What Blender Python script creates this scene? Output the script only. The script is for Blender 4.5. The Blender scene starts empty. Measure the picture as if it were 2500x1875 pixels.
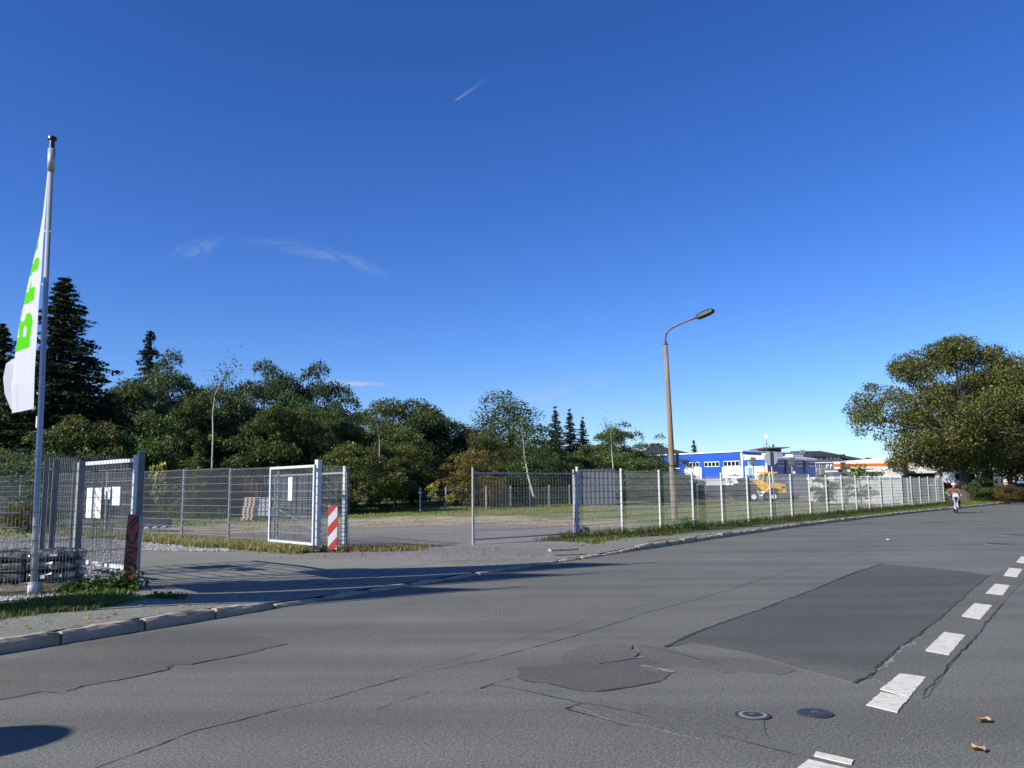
import bpy, math, random
import numpy as np
from mathutils import Vector, Matrix
random.seed(7); rng = np.random.default_rng(11)
S = bpy.context.scene
C = S.collection
R = math.radians
# ---------------------------------------------------------------- camera
F = 2000.0; H = 1.62; TH = math.atan(256.5/2000); RO = 0.0105; CX, CY = 1250., 937.5
def ray(px, py):
    u = px-CX; v = -(py-CY); c, s = math.cos(RO), math.sin(RO)
    u2 = u*c+v*s; v2 = -u*s+v*c
    return Vector((u2, F*math.cos(TH)-v2*math.sin(TH), F*math.sin(TH)+v2*math.cos(TH))).normalized()
def gnd(px, py, z=0.0):
    d = ray(px, py); t = (z-H)/d.z
    return Vector((d.x*t, d.y*t, z))
def atY(px, py, Y):
    d = ray(px, py); t = Y/d.y
    return Vector((d.x*t, Y, d.z*t+H))
def proj(x, y, z):
    c, s = math.cos(TH), math.sin(TH)
    D = y*c+(z-H)*s; V = -y*s+(z-H)*c
    u2 = x/D*F; v2 = V/D*F; c, s = math.cos(RO), math.sin(RO)
    return CX+u2*c-v2*s, CY-(u2*s+v2*c)
cam = bpy.data.cameras.new('camera'); camo = bpy.data.objects.new('camera', cam); C.objects.link(camo)
cam.sensor_width = 36; cam.lens = 28.8; cam.clip_start = .1; cam.clip_end = 40000
X_ = Vector((1, 0, 0)); U_ = Vector((0, -math.sin(TH), math.cos(TH))); c_, s_ = math.cos(RO), math.sin(RO)
cr = X_*c_-U_*s_; cu = X_*s_+U_*c_; cb = cr.cross(cu)
M4 = Matrix((cr, cu, cb)).transposed().to_4x4(); M4.translation = (0, 0, H)
camo.matrix_world = M4; S.camera = camo
# ---------------------------------------------------------------- light
AZ, EL = R(31), R(31)            # light travels towards azimuth AZ (from +X), sun stands EL high
sd = Vector((math.cos(AZ)*math.cos(EL), math.sin(AZ)*math.cos(EL), -math.sin(EL)))
W = bpy.data.worlds.new('World'); S.world = W; W.use_nodes = True
nt = W.node_tree; nt.nodes.clear()
sky = nt.nodes.new('ShaderNodeTexSky'); sky.sky_type = 'NISHITA'; sky.sun_disc = False
sky.sun_elevation = EL; sky.sun_rotation = math.atan2(-sd.x, -sd.y); sky.altitude = 500
sky.air_density = 1.0; sky.dust_density = 0.3; sky.ozone_density = 3.0
hs = nt.nodes.new('ShaderNodeHueSaturation'); hs.inputs['Saturation'].default_value = 1.22; hs.inputs['Hue'].default_value = .505
gm = nt.nodes.new('ShaderNodeGamma'); gm.inputs[1].default_value = 1.11
tn = nt.nodes.new('ShaderNodeMix'); tn.data_type = 'RGBA'; tn.blend_type = 'MULTIPLY'; tn.inputs[0].default_value = 1; tn.inputs[7].default_value = (.87, 1.0, 1.37, 1)
bg = nt.nodes.new('ShaderNodeBackground'); bg.inputs[1].default_value = .0660
wo = nt.nodes.new('ShaderNodeOutputWorld')
nt.links.new(sky.outputs[0], hs.inputs['Color']); nt.links.new(hs.outputs[0], gm.inputs[0]); nt.links.new(gm.outputs[0], tn.inputs[6]); nt.links.new(tn.outputs[2], bg.inputs[0]); nt.links.new(bg.outputs[0], wo.inputs[0])
sl = bpy.data.lights.new('sun', 'SUN'); sl.energy = 5.0; sl.angle = R(.5); sl.color = (1, .955, .88)
so = bpy.data.objects.new('sun', sl); C.objects.link(so); so.rotation_euler = sd.to_track_quat('-Z', 'Y').to_euler()
S.view_settings.view_transform = 'Standard'; S.view_settings.look = 'None'; S.view_settings.gamma = 1
S.view_settings.use_curve_mapping = False; S.view_settings.exposure = 0.6
S.render.engine = 'CYCLES'
S.cycles.transparent_max_bounces = 12; S.cycles.max_bounces = 6
# ---------------------------------------------------------------- helpers
def thing(name, label, cat, loc=(0, 0, 0), rz=0, group=None):
    o = bpy.data.objects.new(name, None); C.objects.link(o); o.location = loc; o.rotation_euler = (0, 0, rz)
    o.empty_display_size = .1
    o['label'] = label; o['category'] = cat
    if group: o['group'] = group
    return o
def tag(o, label, cat, group=None):
    o['label'] = label; o['category'] = cat
    if group: o['group'] = group
    return o
def link(name, me, parent=None, kind=None, loc=None, rz=0):
    o = bpy.data.objects.new(name, me); C.objects.link(o)
    if parent: o.parent = parent
    if kind: o['kind'] = kind
    if loc is not None: o.location = loc
    if rz: o.rotation_euler = (0, 0, rz)
    return o
def dup(root, loc, rz=None, label=None, scale=None):
    r = root.copy(); C.objects.link(r); r.location = loc
    if rz is not None: r.rotation_euler = (0, 0, rz)
    if label: r['label'] = label
    if scale is not None: r.scale = scale
    for ch in list(root.children):
        c = ch.copy(); C.objects.link(c); c.parent = r
        for g in ch.children:
            d = g.copy(); C.objects.link(d); d.parent = c
    return r
class MB:
    def __init__(s): s.v = []; s.f = []; s.m = []; s.mi = 0
    def add(s, vs, fs):
        n = len(s.v); s.v += [tuple(v) for v in vs]
        for f in fs: s.f.append(tuple(n+i for i in f)); s.m.append(s.mi)
        return s
    def box(s, c, d, rz=0, rx=0, ry=0):
        hx, hy, hz = d[0]/2, d[1]/2, d[2]/2
        q = Matrix.Rotation(rz, 3, 'Z') @ Matrix.Rotation(ry, 3, 'Y') @ Matrix.Rotation(rx, 3, 'X'); c = Vector(c)
        vs = [q @ Vector((sx*hx, sy*hy, sz*hz))+c for sx in (-1, 1) for sy in (-1, 1) for sz in (-1, 1)]
        return s.add(vs, [(0, 1, 3, 2), (4, 6, 7, 5), (0, 4, 5, 1), (2, 3, 7, 6), (0, 2, 6, 4), (1, 5, 7, 3)])
    def beam(s, a, b, w, h, up=(0, 0, 1)):
        a = Vector(a); b = Vector(b); d = (b-a).normalized(); up = Vector(up)
        if abs(d.dot(up)) > .95: up = Vector((0, 1, 0))
        x = d.cross(up).normalized()*w/2; y = x.normalized().cross(d)*h/2
        vs = [p+sx*x+sy*y for p in (a, b) for sx, sy in ((-1, -1), (1, -1), (1, 1), (-1, 1))]
        return s.add(vs, [(3, 2, 1, 0), (4, 5, 6, 7), (0, 1, 5, 4), (1, 2, 6, 5), (2, 3, 7, 6), (3, 0, 4, 7)])
    def tube(s, pts, rad, n=8, cap=True):
        pts = [Vector(p) for p in pts]
        if not hasattr(rad, '__len__'): rad = [rad]*len(pts)
        rings = []; ref = None
        for i, p in enumerate(pts):
            d = (pts[min(i+1, len(pts)-1)]-pts[max(i-1, 0)]).normalized()
            if ref is None: ref = Vector((1, 0, 0)) if abs(d.x) < .9 else Vector((0, 1, 0))
            x = (ref-d*ref.dot(d)).normalized(); ref = x; y = d.cross(x)
            rings.append([p+(x*math.cos(2*math.pi*k/n)+y*math.sin(2*math.pi*k/n))*rad[i] for k in range(n)])
        vs = [v for r in rings for v in r]; fs = []
        for i in range(len(pts)-1):
            for k in range(n):
                a = i*n+k; b = i*n+(k+1) % n; fs.append((a, b, b+n, a+n))
        if cap: fs.append(tuple(range(n-1, -1, -1))); fs.append(tuple((len(pts)-1)*n+k for k in range(n)))
        return s.add(vs, fs)
    def prism(s, poly, z0, z1):
        n = len(poly); vs = [(p[0], p[1], z0) for p in poly]+[(p[0], p[1], z1) for p in poly]
        return s.add(vs, [tuple(range(n-1, -1, -1)), tuple(range(n, 2*n))]+[(i, (i+1) % n, n+(i+1) % n, n+i) for i in range(n)])
    def disc(s, c, r, axis, t, n=20):
        c = Vector(c); a = Vector(axis).normalized()
        return s.tube([c-a*t/2, c+a*t/2], r, n)
    def ball(s, c, r, sc=(1, 1, 1), nu=12, nv=8):
        vs = []; fs = []; c = Vector(c)
        for j in range(nv+1):
            th = math.pi*j/nv
            for i in range(nu):
                ph = 2*math.pi*i/nu
                vs.append(c+Vector((r*sc[0]*math.sin(th)*math.cos(ph), r*sc[1]*math.sin(th)*math.sin(ph), r*sc[2]*math.cos(th))))
        for j in range(nv):
            for i in range(nu):
                a = j*nu+i; b = j*nu+(i+1) % nu; fs.append((a, a+nu, b+nu, b))
        return s.add(vs, fs)
    def mesh(s, name, mats, smooth=False):
        me = bpy.data.meshes.new(name); me.from_pydata(s.v, [], s.f)
        for m in (mats if isinstance(mats, (list, tuple)) else [mats]): me.materials.append(m)
        if any(s.m): me.polygons.foreach_set('material_index', s.m)
        if smooth: me.polygons.foreach_set('use_smooth', [True]*len(s.f))
        me.update(); return me
    def build(s, name, mats, parent=None, kind=None, smooth=False, loc=None):
        return link(name, s.mesh(name, mats, smooth), parent, kind, loc)
def npmesh(name, V, Fq, mats, midx=None, smooth=False):
    me = bpy.data.meshes.new(name); n = len(V); m, k = Fq.shape
    me.vertices.add(n); me.vertices.foreach_set('co', np.ascontiguousarray(V, dtype=np.float32).ravel())
    me.loops.add(m*k); me.loops.foreach_set('vertex_index', np.ascontiguousarray(Fq, dtype=np.int32).ravel())
    me.polygons.add(m); me.polygons.foreach_set('loop_start', np.arange(0, m*k, k, dtype=np.int32))
    try: me.polygons.foreach_set('loop_total', np.full(m, k, dtype=np.int32))
    except Exception: pass
    for mm in (mats if isinstance(mats, (list, tuple)) else [mats]): me.materials.append(mm)
    if midx is not None: me.polygons.foreach_set('material_index', np.asarray(midx, dtype=np.int32))
    if smooth: me.polygons.foreach_set('use_smooth', np.ones(m, dtype=bool))
    me.update(calc_edges=True); return me
# ---------------------------------------------------------------- materials
class NG:
    def __init__(s, name):
        s.m = bpy.data.materials.new(name); s.m.use_nodes = True; s.t = s.m.node_tree; s.t.nodes.clear()
        s.out = s.n('ShaderNodeOutputMaterial')
    def n(s, k, **kw):
        nd = s.t.nodes.new(k)
        for a, b in kw.items(): setattr(nd, a, b)
        return nd
    def l(s, a, b): s.t.links.new(a, b)
    def coord(s, scale=(1, 1, 1), rz=0, kind='Object'):
        tc = s.n('ShaderNodeTexCoord'); mp = s.n('ShaderNodeMapping'); mp.inputs['Scale'].default_value = scale; mp.inputs['Rotation'].default_value = (0, 0, rz)
        s.l(tc.outputs[kind], mp.inputs[0]); return mp.outputs[0]
    def noise(s, vec, scale, detail=3, rough=.5, dist=0):
        nd = s.n('ShaderNodeTexNoise'); nd.inputs['Scale'].default_value = scale; nd.inputs['Detail'].default_value = detail
        nd.inputs['Roughness'].default_value = rough; nd.inputs['Distortion'].default_value = dist
        if vec is not None: s.l(vec, nd.inputs['Vector'])
        return nd.outputs['Fac']
    def ramp(s, fac, stops, interp='LINEAR'):
        nd = s.n('ShaderNodeValToRGB'); nd.color_ramp.interpolation = interp; e = nd.color_ramp.elements
        while len(e) < len(stops): e.new(.5)
        for i, (p, c) in enumerate(stops):
            e[i].position = p; e[i].color = (c, c, c, 1) if not hasattr(c, '__len__') else (*c, 1)
        s.l(fac, nd.inputs[0]); return nd.outputs[0]
    def mix(s, fac, a, b, mode='MIX'):
        nd = s.n('ShaderNodeMix', data_type='RGBA', blend_type=mode)
        for inp, v in ((nd.inputs[0], fac), (nd.inputs[6], a), (nd.inputs[7], b)):
            if hasattr(v, 'links'): s.l(v, inp)
            elif hasattr(v, '__len__'): inp.default_value = (*v, 1)
            else: inp.default_value = v
        return nd.outputs[2]
    def math(s, op, a, b=0.0, clamp=False):
        nd = s.n('ShaderNodeMath', operation=op, use_clamp=clamp)
        for i, v in enumerate((a, b)):
            if hasattr(v, 'links'): s.l(v, nd.inputs[i])
            else: nd.inputs[i].default_value = v
        return nd.outputs[0]
    def bsdf(s, col, rough=.6, metal=0.0, bump=None, bs=.3, bd=.02, spec=.5):
        p = s.n('ShaderNodeBsdfPrincipled')
        for k, v in (('Base Color', col), ('Roughness', rough), ('Metallic', metal)):
            if hasattr(v, 'links'): s.l(v, p.inputs[k])
            elif hasattr(v, '__len__'): p.inputs[k].default_value = (*v, 1)
            else: p.inputs[k].default_value = v
        p.inputs['Specular IOR Level'].default_value = spec
        if bump is not None:
            b = s.n('ShaderNodeBump'); b.inputs['Strength'].default_value = bs; b.inputs['Distance'].default_value = bd
            s.l(bump, b.inputs['Height']); s.l(b.outputs[0], p.inputs['Normal'])
        s.l(p.outputs[0], s.out.inputs[0]); s.p = p; return s.m
def paint(name, col, rough=.5, metal=0.0, var=.12, scale=6, spec=.5, dirt=None):
    g = NG(name); v = g.coord(); n = g.noise(v, scale, 5, .6)
    a = tuple(max(0, c*(1-var)) for c in col); b = tuple(min(1, c*(1+var)) for c in col)
    c = g.ramp(n, [(.3, a), (.7, b)])
    if dirt: c = g.mix(g.ramp(g.noise(v, scale*.6, 6, .7), [(.52, 0.), (.68, .7)]), c, dirt)
    return g.bsdf(c, rough, metal, n, .08, .01, spec)
def asphalt(name, base, tint=(1, 1, 1), streak=.16, speck=.35, rz=0, chips=True, cs=1.0, worn=None):
    g = NG(name); v = g.coord((1, 1, 1), rz)
    fine = g.noise(v, 62*cs, 4, .75); mid = g.noise(v, 24, 5, .75); vs = g.coord((.055, .7, 1), rz); st = g.noise(vs, 1.6, 4, .55, .4); big = g.noise(v, .45, 4, .6)
    c0 = tuple(base*t for t in tint)
    col = g.mix(1., c0, g.ramp(fine, [(.36, 1-speck), (.5, 1.), (.64, 1+speck*1.35)]), 'MULTIPLY')
    col = g.mix(1., col, g.ramp(st, [(.32, 1-streak), (.66, 1+streak)]), 'MULTIPLY')
    col = g.mix(1., col, g.ramp(big, [(.3, .9), (.7, 1.12)]), 'MULTIPLY')
    col = g.mix(1., col, g.ramp(mid, [(.36, .85), (.64, 1.15)]), 'MULTIPLY')
    if chips:
        vo = g.n('ShaderNodeTexVoronoi'); vo.inputs['Scale'].default_value = 7.5; g.l(v, vo.inputs['Vector'])
        chip = g.ramp(vo.outputs['Distance'], [(.035, 1.), (.06, 0.)])
        col = g.mix(g.math('MULTIPLY', chip, .75), col, (.34, .33, .3))
    if worn:                                            # wears thin towards one edge
        p1, p2 = worn; d = (p2-p1).normalized(); n_ = Vector((-d.y, d.x, 0)); vo_ = g.coord(); sp_ = g.n('ShaderNodeSeparateXYZ'); g.l(vo_, sp_.inputs[0])
        dist = g.math('ADD', g.math('ADD', g.math('MULTIPLY', sp_.outputs[0], n_.x), g.math('MULTIPLY', sp_.outputs[1], n_.y)), -(n_.x*p1.x+n_.y*p1.y))
        f = g.ramp(g.math('ADD', g.math('MULTIPLY', dist, .55), g.math('MULTIPLY', g.noise(vo_, 2.2, 5, .6), .5)), [(.22, 1.), (.62, 0.)])
        col = g.mix(g.math('MULTIPLY', f, .85), col, g.mix(1., col, (1.6, 1.58, 1.5), 'MULTIPLY'))
    h = g.math('ADD', fine, g.math('MULTIPLY', mid, .5))
    return g.bsdf(col, .85, 0, h, .55, .006, .25)
RD = math.atan2(.819, .574)                         # direction of the road
mat = {}
mat['asphalt'] = asphalt('asphalt_road', .124, (1, .985, .82), speck=.55, rz=-RD)
mat['asphalt_new'] = asphalt('asphalt_patch_dark', .08, (1, .985, .84), .14, .3, -RD, False, worn=(gnd(1600, 1585), gnd(2085, 1672)))
mat['asphalt_red'] = asphalt('asphalt_patch_reddish', .106, (1.02, .98, .8), .1, .3, -RD, False)
mat['asphalt_mid'] = asphalt('asphalt_patch_mid', .092, (1.02, .975, .84), .08, .34, -RD, False)
mat['asphalt_old'] = asphalt('asphalt_joint_strip', .112, (1, .985, .81), .08, .38, -RD, False)
mat['asphalt_walk'] = asphalt('asphalt_pavement', .18, (1.0, .98, .79), .08, .6, -RD, False, .7)
mat['asphalt_drive'] = asphalt('asphalt_driveway', .175, (1, .98, .8), .1, .3, -RD, False)
mat['crack'] = paint('crack_filling', (.022, .022, .024), .9, 0, .3, 30)
mat['crack_light'] = paint('broken_joint', (.21, .2, .18), .9, 0, .3, 30)
mat['galv'] = paint('galvanised_steel', (.3, .31, .32), .5, .25, .16, 9)
mat['galv_white'] = paint('sunlit_galvanised_steel', (.52, .54, .55), .5, .1, .14, 9)  # lighter steel copy, the sunlit look of the posts put into the colour
mat['galv_dark'] = paint('dull_galvanised_steel', (.13, .14, .15), .55, .2, .15, 9)
mat['wire'] = paint('fence_wire', (.2, .21, .21), .5, .1, .1, 9)
mat['alu'] = paint('brushed_aluminium', (.42, .42, .42), .35, .35, .06, 9)
mat['white'] = paint('white_paint', (.78, .78, .77), .5, 0, .06, 5)
mat['road_white'] = paint('road_marking_paint', (.58, .55, .47), .8, 0, .12, 22, .2, (.26, .24, .2))
mat['black'] = paint('black_plastic', (.015, .015, .017), .4, 0, .2, 9)
mat['dark'] = paint('dark_metal', (.04, .04, .045), .5, .2, .2, 9)
mat['red'] = paint('red_reflective', (.42, .03, .02), .5, 0, .12, 9)
mat['glass'] = paint('window_glass', (.012, .014, .018), .25, 0, .2, 1, .25)
mat['concrete'] = paint('concrete', (.72, .69, .62), .85, 0, .1, 1.2, .15, (.36, .33, .28))
mat['wood'] = paint('pallet_wood', (.34, .25, .16), .8, 0, .25, 12)
mat['wood_grey'] = paint('weathered_wood', (.3, .26, .21), .8, 0, .25, 12)
g = NG('kerb_granite'); v = g.coord(); n1 = g.noise(v, 70, 3, .7); n2 = g.noise(v, 3.5, 5, .6)
mat['kerb'] = g.bsdf(g.mix(g.ramp(n2, [(.42, 0.), (.7, .8)]), g.ramp(n1, [(.36, (.26, .21, .15)), (.64, (.52, .44, .33))]), (.19, .15, .11)), .85, 0, n1, .6, .01, .3)
def leafmat(name, cols, trans=.25):
    g = NG(name); geo = g.n('ShaderNodeNewGeometry'); oi = g.n('ShaderNodeObjectInfo')
    col = g.ramp(geo.outputs['Random Per Island'], [(i/(len(cols)-1)*.94+.03, c) for i, c in enumerate(cols)])
    hv = g.n('ShaderNodeHueSaturation'); g.l(col, hv.inputs['Color'])
    g.l(g.math('ADD', g.math('MULTIPLY', oi.outputs['Random'], .5), .85), hv.inputs['Value'])
    g.l(g.math('ADD', g.math('MULTIPLY', oi.outputs['Random'], .03), .485), hv.inputs['Hue'])
    d = g.n('ShaderNodeBsdfPrincipled'); d.inputs['Roughness'].default_value = .55; d.inputs['Specular IOR Level'].default_value = .25; g.l(hv.outputs[0], d.inputs['Base Color'])
    t = g.n('ShaderNodeBsdfTranslucent'); g.l(hv.outputs[0], t.inputs[0])
    mx = g.n('ShaderNodeMixShader'); mx.inputs[0].default_value = trans
    g.l(d.outputs[0], mx.inputs[1]); g.l(t.outputs[0], mx.inputs[2]); g.l(mx.outputs[0], g.out.inputs[0]); return g.m
mat['leaf_mid'] = leafmat('foliage_mid_green', [(.028, .05, .013), (.058, .094, .022), (.1, .14, .034), (.15, .17, .05)], .32)
mat['leaf_dark'] = leafmat('foliage_dark_green', [(.02, .038, .012), (.042, .068, .02), (.068, .1, .029), (.1, .125, .04)], .3)
mat['leaf_blue'] = leafmat('foliage_ash_green', [(.025, .046, .02), (.046, .08, .03), (.07, .112, .042), (.1, .14, .055)], .32)
mat['leaf_brown'] = leafmat('foliage_autumn_brown', [(.05, .045, .012), (.1, .075, .02), (.15, .1, .025), (.12, .11, .035)])
mat['leaf_oak'] = leafmat('foliage_turning_green', [(.028, .042, .012), (.055, .074, .018), (.085, .105, .024), (.12, .12, .03), (.16, .14, .036)], .3)
mat['leaf_yellow'] = leafmat('foliage_yellow', [(.2, .2, .03), (.4, .36, .05), (.15, .2, .03)])
mat['leaf_fresh'] = leafmat('foliage_fresh_green', [(.04, .08, .012), (.08, .15, .02), (.13, .2, .035)])
mat['needle'] = leafmat('needles', [(.008, .016, .008), (.016, .028, .013), (.03, .045, .02)], .1)
mat['needle_blue'] = leafmat('needles_blue', [(.02, .038, .028), (.035, .06, .045), (.055, .085, .06)], .1)
mat['grass'] = leafmat('grass_blades', [(.045, .075, .014), (.08, .12, .022), (.12, .16, .03), (.2, .17, .06)], .3)
mat['grass_dry'] = leafmat('dry_grass_blades', [(.12, .12, .03), (.24, .2, .08), (.34, .27, .13), (.1, .13, .03)], .3)
mat['bark'] = paint('bark', (.055, .047, .037), .9, 0, .35, 14)
mat['bark_birch'] = paint('birch_bark', (.36, .34, .29), .8, 0, .3, 10)
# ---------------------------------------------------------------- terrain
KP = np.array([(-39.6, -41), (-16.6, -7.8), (-5.23, 8.59), (-4.05, 10.5), (-2.85, 12.6), (-.95, 15.55), (2.11, 20.01), (4.49, 23.6), (10.58, 32.17), (19.2, 43.2), (28.39, 54.03), (46.17, 74.87), (100, 134), (190, 232)])
def densify(P, step=.5):
    out = [P[0]]
    for a, b in zip(P[:-1], P[1:]):
        n = max(1, int(np.linalg.norm(b-a)/step))
        for i in range(1, n+1): out.append(a+(b-a)*i/n)
    return np.array(out)
KD = densify(KP)
for _ in range(60): KD[1:-1] = .25*KD[:-2]+.5*KD[1:-1]+.25*KD[2:]
KT = np.gradient(KD, axis=0); KT /= np.linalg.norm(KT, axis=1)[:, None]
KN = np.stack([-KT[:, 1], KT[:, 0]], 1)              # towards the lot
KS = np.concatenate([[0], np.cumsum(np.linalg.norm(np.diff(KD, axis=0), axis=1))])
def sd_k(x, y):                                      # distance from kerb (+ = lot side), arc length
    p = np.array([x, y]); q = KD-p; i = int(np.argmin((q**2).sum(1)))
    return float(np.dot(p-KD[i], KN[i])), float(KS[i]+np.dot(p-KD[i], KT[i]))
def s_of(px, py): return sd_k(*gnd(px, py, 0)[:2])[1]
S_D0, S_D1 = s_of(440, 1522), s_of(1470, 1358)        # stretch with the lowered kerb
def sm(t): t = min(1, max(0, t)); return t*t*(3-2*t)
def kerb_top(s):
    a = sm((s-S_D0)/2.2)*(1-sm((s-S_D1)/3.0)); return .125-.085*a
def gz(x, y, ds=None):
    d, s = ds if ds is not None else sd_k(x, y)
    if d < 0: return 0.0
    k = kerb_top(s); z = k+(.19-k)*sm(d/3.0)
    w = .3+max(0, min(.7, (x/max(y, 1)+.2)*2.3))
    if s > S_D1: z -= .05*sm((s-S_D1)/10)
    z += .02*max(0, min(d-6, 45))*w
    z += .012*math.sin(x*.9+y*.4)*math.sin(y*.7-x*.3)*sm((d-2)/3)
    return z
def strip(name, ds, m, off, s0=None, s1=None, step=1, zf=None, kind=None, parent=None):
    idx = [i for i in range(0, len(KD), step) if (s0 is None or KS[i] >= s0) and (s1 is None or KS[i] <= s1)]
    V = []
    for i in idx:
        for d in ds:
            dd = d(KS[i]) if callable(d) else d
            p = KD[i]+KN[i]*dd
            V.append((p[0], p[1], (zf(p[0], p[1], (dd, KS[i])) if zf else gz(p[0], p[1], (dd, KS[i])))+off))
    n = len(ds); a = np.arange((len(idx)-1)*n).reshape(-1, n)[:, :-1].ravel()
    Fq = np.stack([a+n, a+n+1, a+1, a], 1)
    me = npmesh(name, np.array(V), Fq[:, ::1], m, smooth=True)
    if me.polygons and me.polygons[0].normal.z < 0: me.flip_normals()
    return link(name, me, parent, kind)
# the lot: grass, dry earth and gravel by world position
g = NG('lot_ground'); v = g.coord()
vl = g.coord((.35, 1, 1), .12); n1 = g.noise(vl, .55, 6, .65, .3); n2 = g.noise(v, 9, 5, .7); n3 = g.noise(v, 60, 3, .7); n4 = g.noise(vl, 1.6, 7, .7, .2)
sx = g.n('ShaderNodeSeparateXYZ'); g.l(v, sx.inputs[0])
def ell(cx, cy, rx, ry):
    a = g.math('DIVIDE', g.math('SUBTRACT', sx.outputs[0], cx), rx); b = g.math('DIVIDE', g.math('SUBTRACT', sx.outputs[1], cy), ry)
    d = g.math('SQRT', g.math('ADD', g.math('MULTIPLY', a, a), g.math('MULTIPLY', b, b)))
    return g.math('SUBTRACT', 1.25, d, True)
grass = g.mix(1., g.ramp(n4, [(.3, (.09, .125, .03)), (.5, (.15, .19, .05)), (.72, (.24, .23, .085))]), g.ramp(n2, [(.25, .62), (.75, 1.4)]), 'MULTIPLY')
grav = g.mix(1., g.ramp(n3, [(.38, (.13, .12, .105)), (.62, (.34, .31, .28))]), g.ramp(n1, [(.3, .8), (.7, 1.2)]), 'MULTIPLY')
dry = g.mix(1., g.ramp(n4, [(.38, (.15, .15, .055)), (.46, (.3, .25, .15)), (.56, (.4, .33, .25))]), g.ramp(n2, [(.36, .6), (.64, 1.45)]), 'MULTIPLY')
m1 = g.ramp(g.math('ADD', g.math('MULTIPLY', n4, 1.5), ell(-4, 31, 9.5, 11)), [(.95, 0.), (1.08, 1.)])
m2 = g.ramp(g.math('ADD', g.math('MULTIPLY', n1, 1.4), ell(-2.2, 25, 7, 9)), [(.8, 0.), (.98, 1.)])
m3 = g.ramp(g.math('ADD', g.math('MULTIPLY', n4, .8), ell(-12, 19.5, 5.5, 8.3)), [(.6, 0.), (.7, 1.)])
col = g.mix(m1, grass, dry); col = g.mix(m2, col, grav); col = g.mix(m3, col, grav)
mat['lot'] = g.bsdf(col, .95, 0, g.math('ADD', n2, n3), .7, .04, .15)
mat['verge'] = paint('verge_earth', (.1, .095, .05), .95, 0, .4, 7, .1, (.2, .17, .1))
mat['gravel'] = paint('grey_gravel', (.33, .32, .31), .95, 0, .5, 45, .2)
# ================================================================ ground, road, pavement
def frange(a, b, st): return list(np.arange(a, b, st))
dl = [.16, .5, .9, 1.4, 2, 2.6, 3.2]+frange(4, 20, 1.)+frange(20, 60, 2.5)+[65, 75, 90, 110, 140, 180]
terr = strip('ground', dl, mat['lot'], 0, kind='structure', step=1)
far = MB(); far.add([(-1500, -1500, -.3), (1500, -1500, -.3), (1500, 1500, -.3), (-1500, 1500, -.3)], [(0, 1, 2, 3)])
far.build('far_ground', mat['verge'], kind='structure')
road = strip('road', [0.02, -.3, -1, -3, -6, -9, -14, -22, -34], mat['asphalt'], 0, kind='structure', zf=lambda x, y, ds: 0.0)
# pavement and driveway (one asphalt sheet each, following the ground)
def edge(s): return 1.42+.13*math.sin(s*1.3)+.08*math.sin(s*3.7+1)+.05*math.sin(s*9)
S0 = sd_k(*gnd(320, 1458, .17)[:2])[1]
pv = lambda f: (lambda s: .16+(edge(s)-.16)*f*(1 if s < S_D1+9 else max(.25, 1-(s-S_D1-9)/26)))
pave = strip('pavement', [.16, pv(.33), pv(.66), pv(1)], mat['asphalt_walk'], .006, s0=20, s1=S_D1+40, kind='structure')
tops = [(345, 1348), (450, 1347), (560, 1349), (680, 1356), (777, 1361), (900, 1364), (1010, 1366), (1120, 1361), (1240, 1357), (1370, 1349), (1470, 1336)]
tw = [sd_k(*gnd(a, b, .19)[:2]) for a, b in tops]; tw = sorted([(s, d) for d, s in tw])
ts = [t[0] for t in tw]; td = [t[1] for t in tw]
def dmax(s):
    e = float(np.interp(s, ts, td)) if s > S0+.5 else 9.5
    if s < S0+.6: e = 1.4+(e-1.4)*sm((s-S0)/.6)
    return max(edge(s)+.02, e+.12*math.sin(s*2.1)+.07*math.sin(s*5.3))
dv = lambda f: (lambda s: edge(s)+(dmax(s)-edge(s))*f)
drive = strip('driveway', [dv(i/10) for i in range(11)], mat['asphalt_drive'], .009, s0=S0, s1=ts[-1]+1, kind='structure')
# yard gravel behind the left gate
# kerb stones: one object each
def kerb_mesh(L, h, w, seed):
    r = random.Random(seed); m = MB(); n = 7; vs = []
    for i in range(n+1):
        x = L*i/n-(L/2); e = (i in (0, n))*.012
        j = lambda a: r.uniform(-a, a)
        c = .028+j(.008)
        prof = [(0+j(.004), -.06), (0+e+j(.01), h-c+j(.008)), (c+j(.008), h-e+j(.01)), (w-.02, h-e+j(.008)), (w, h-.03), (w, -.06)]
        vs += [(x+(j(.01) if 0 < i < n else 0), p[0], p[1]) for p in prof]
    fs = []
    for i in range(n):
        for k in range(5): a = i*6+k; fs.append((a, a+1, a+7, a+6))
    fs += [(0, 1, 2, 3, 4, 5)[::-1], tuple(n*6+k for k in range(6))]
    m.add(vs, [f[::-1] for f in fs]); return m.mesh('kerb_stone', mat['kerb'])
km = [kerb_mesh(.98, .125, .16, i) for i in range(6)]
kroot = bpy.data.objects.new('kerb', None); C.objects.link(kroot); kroot['kind'] = 'structure'
s = 30.0; k = 0
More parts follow.
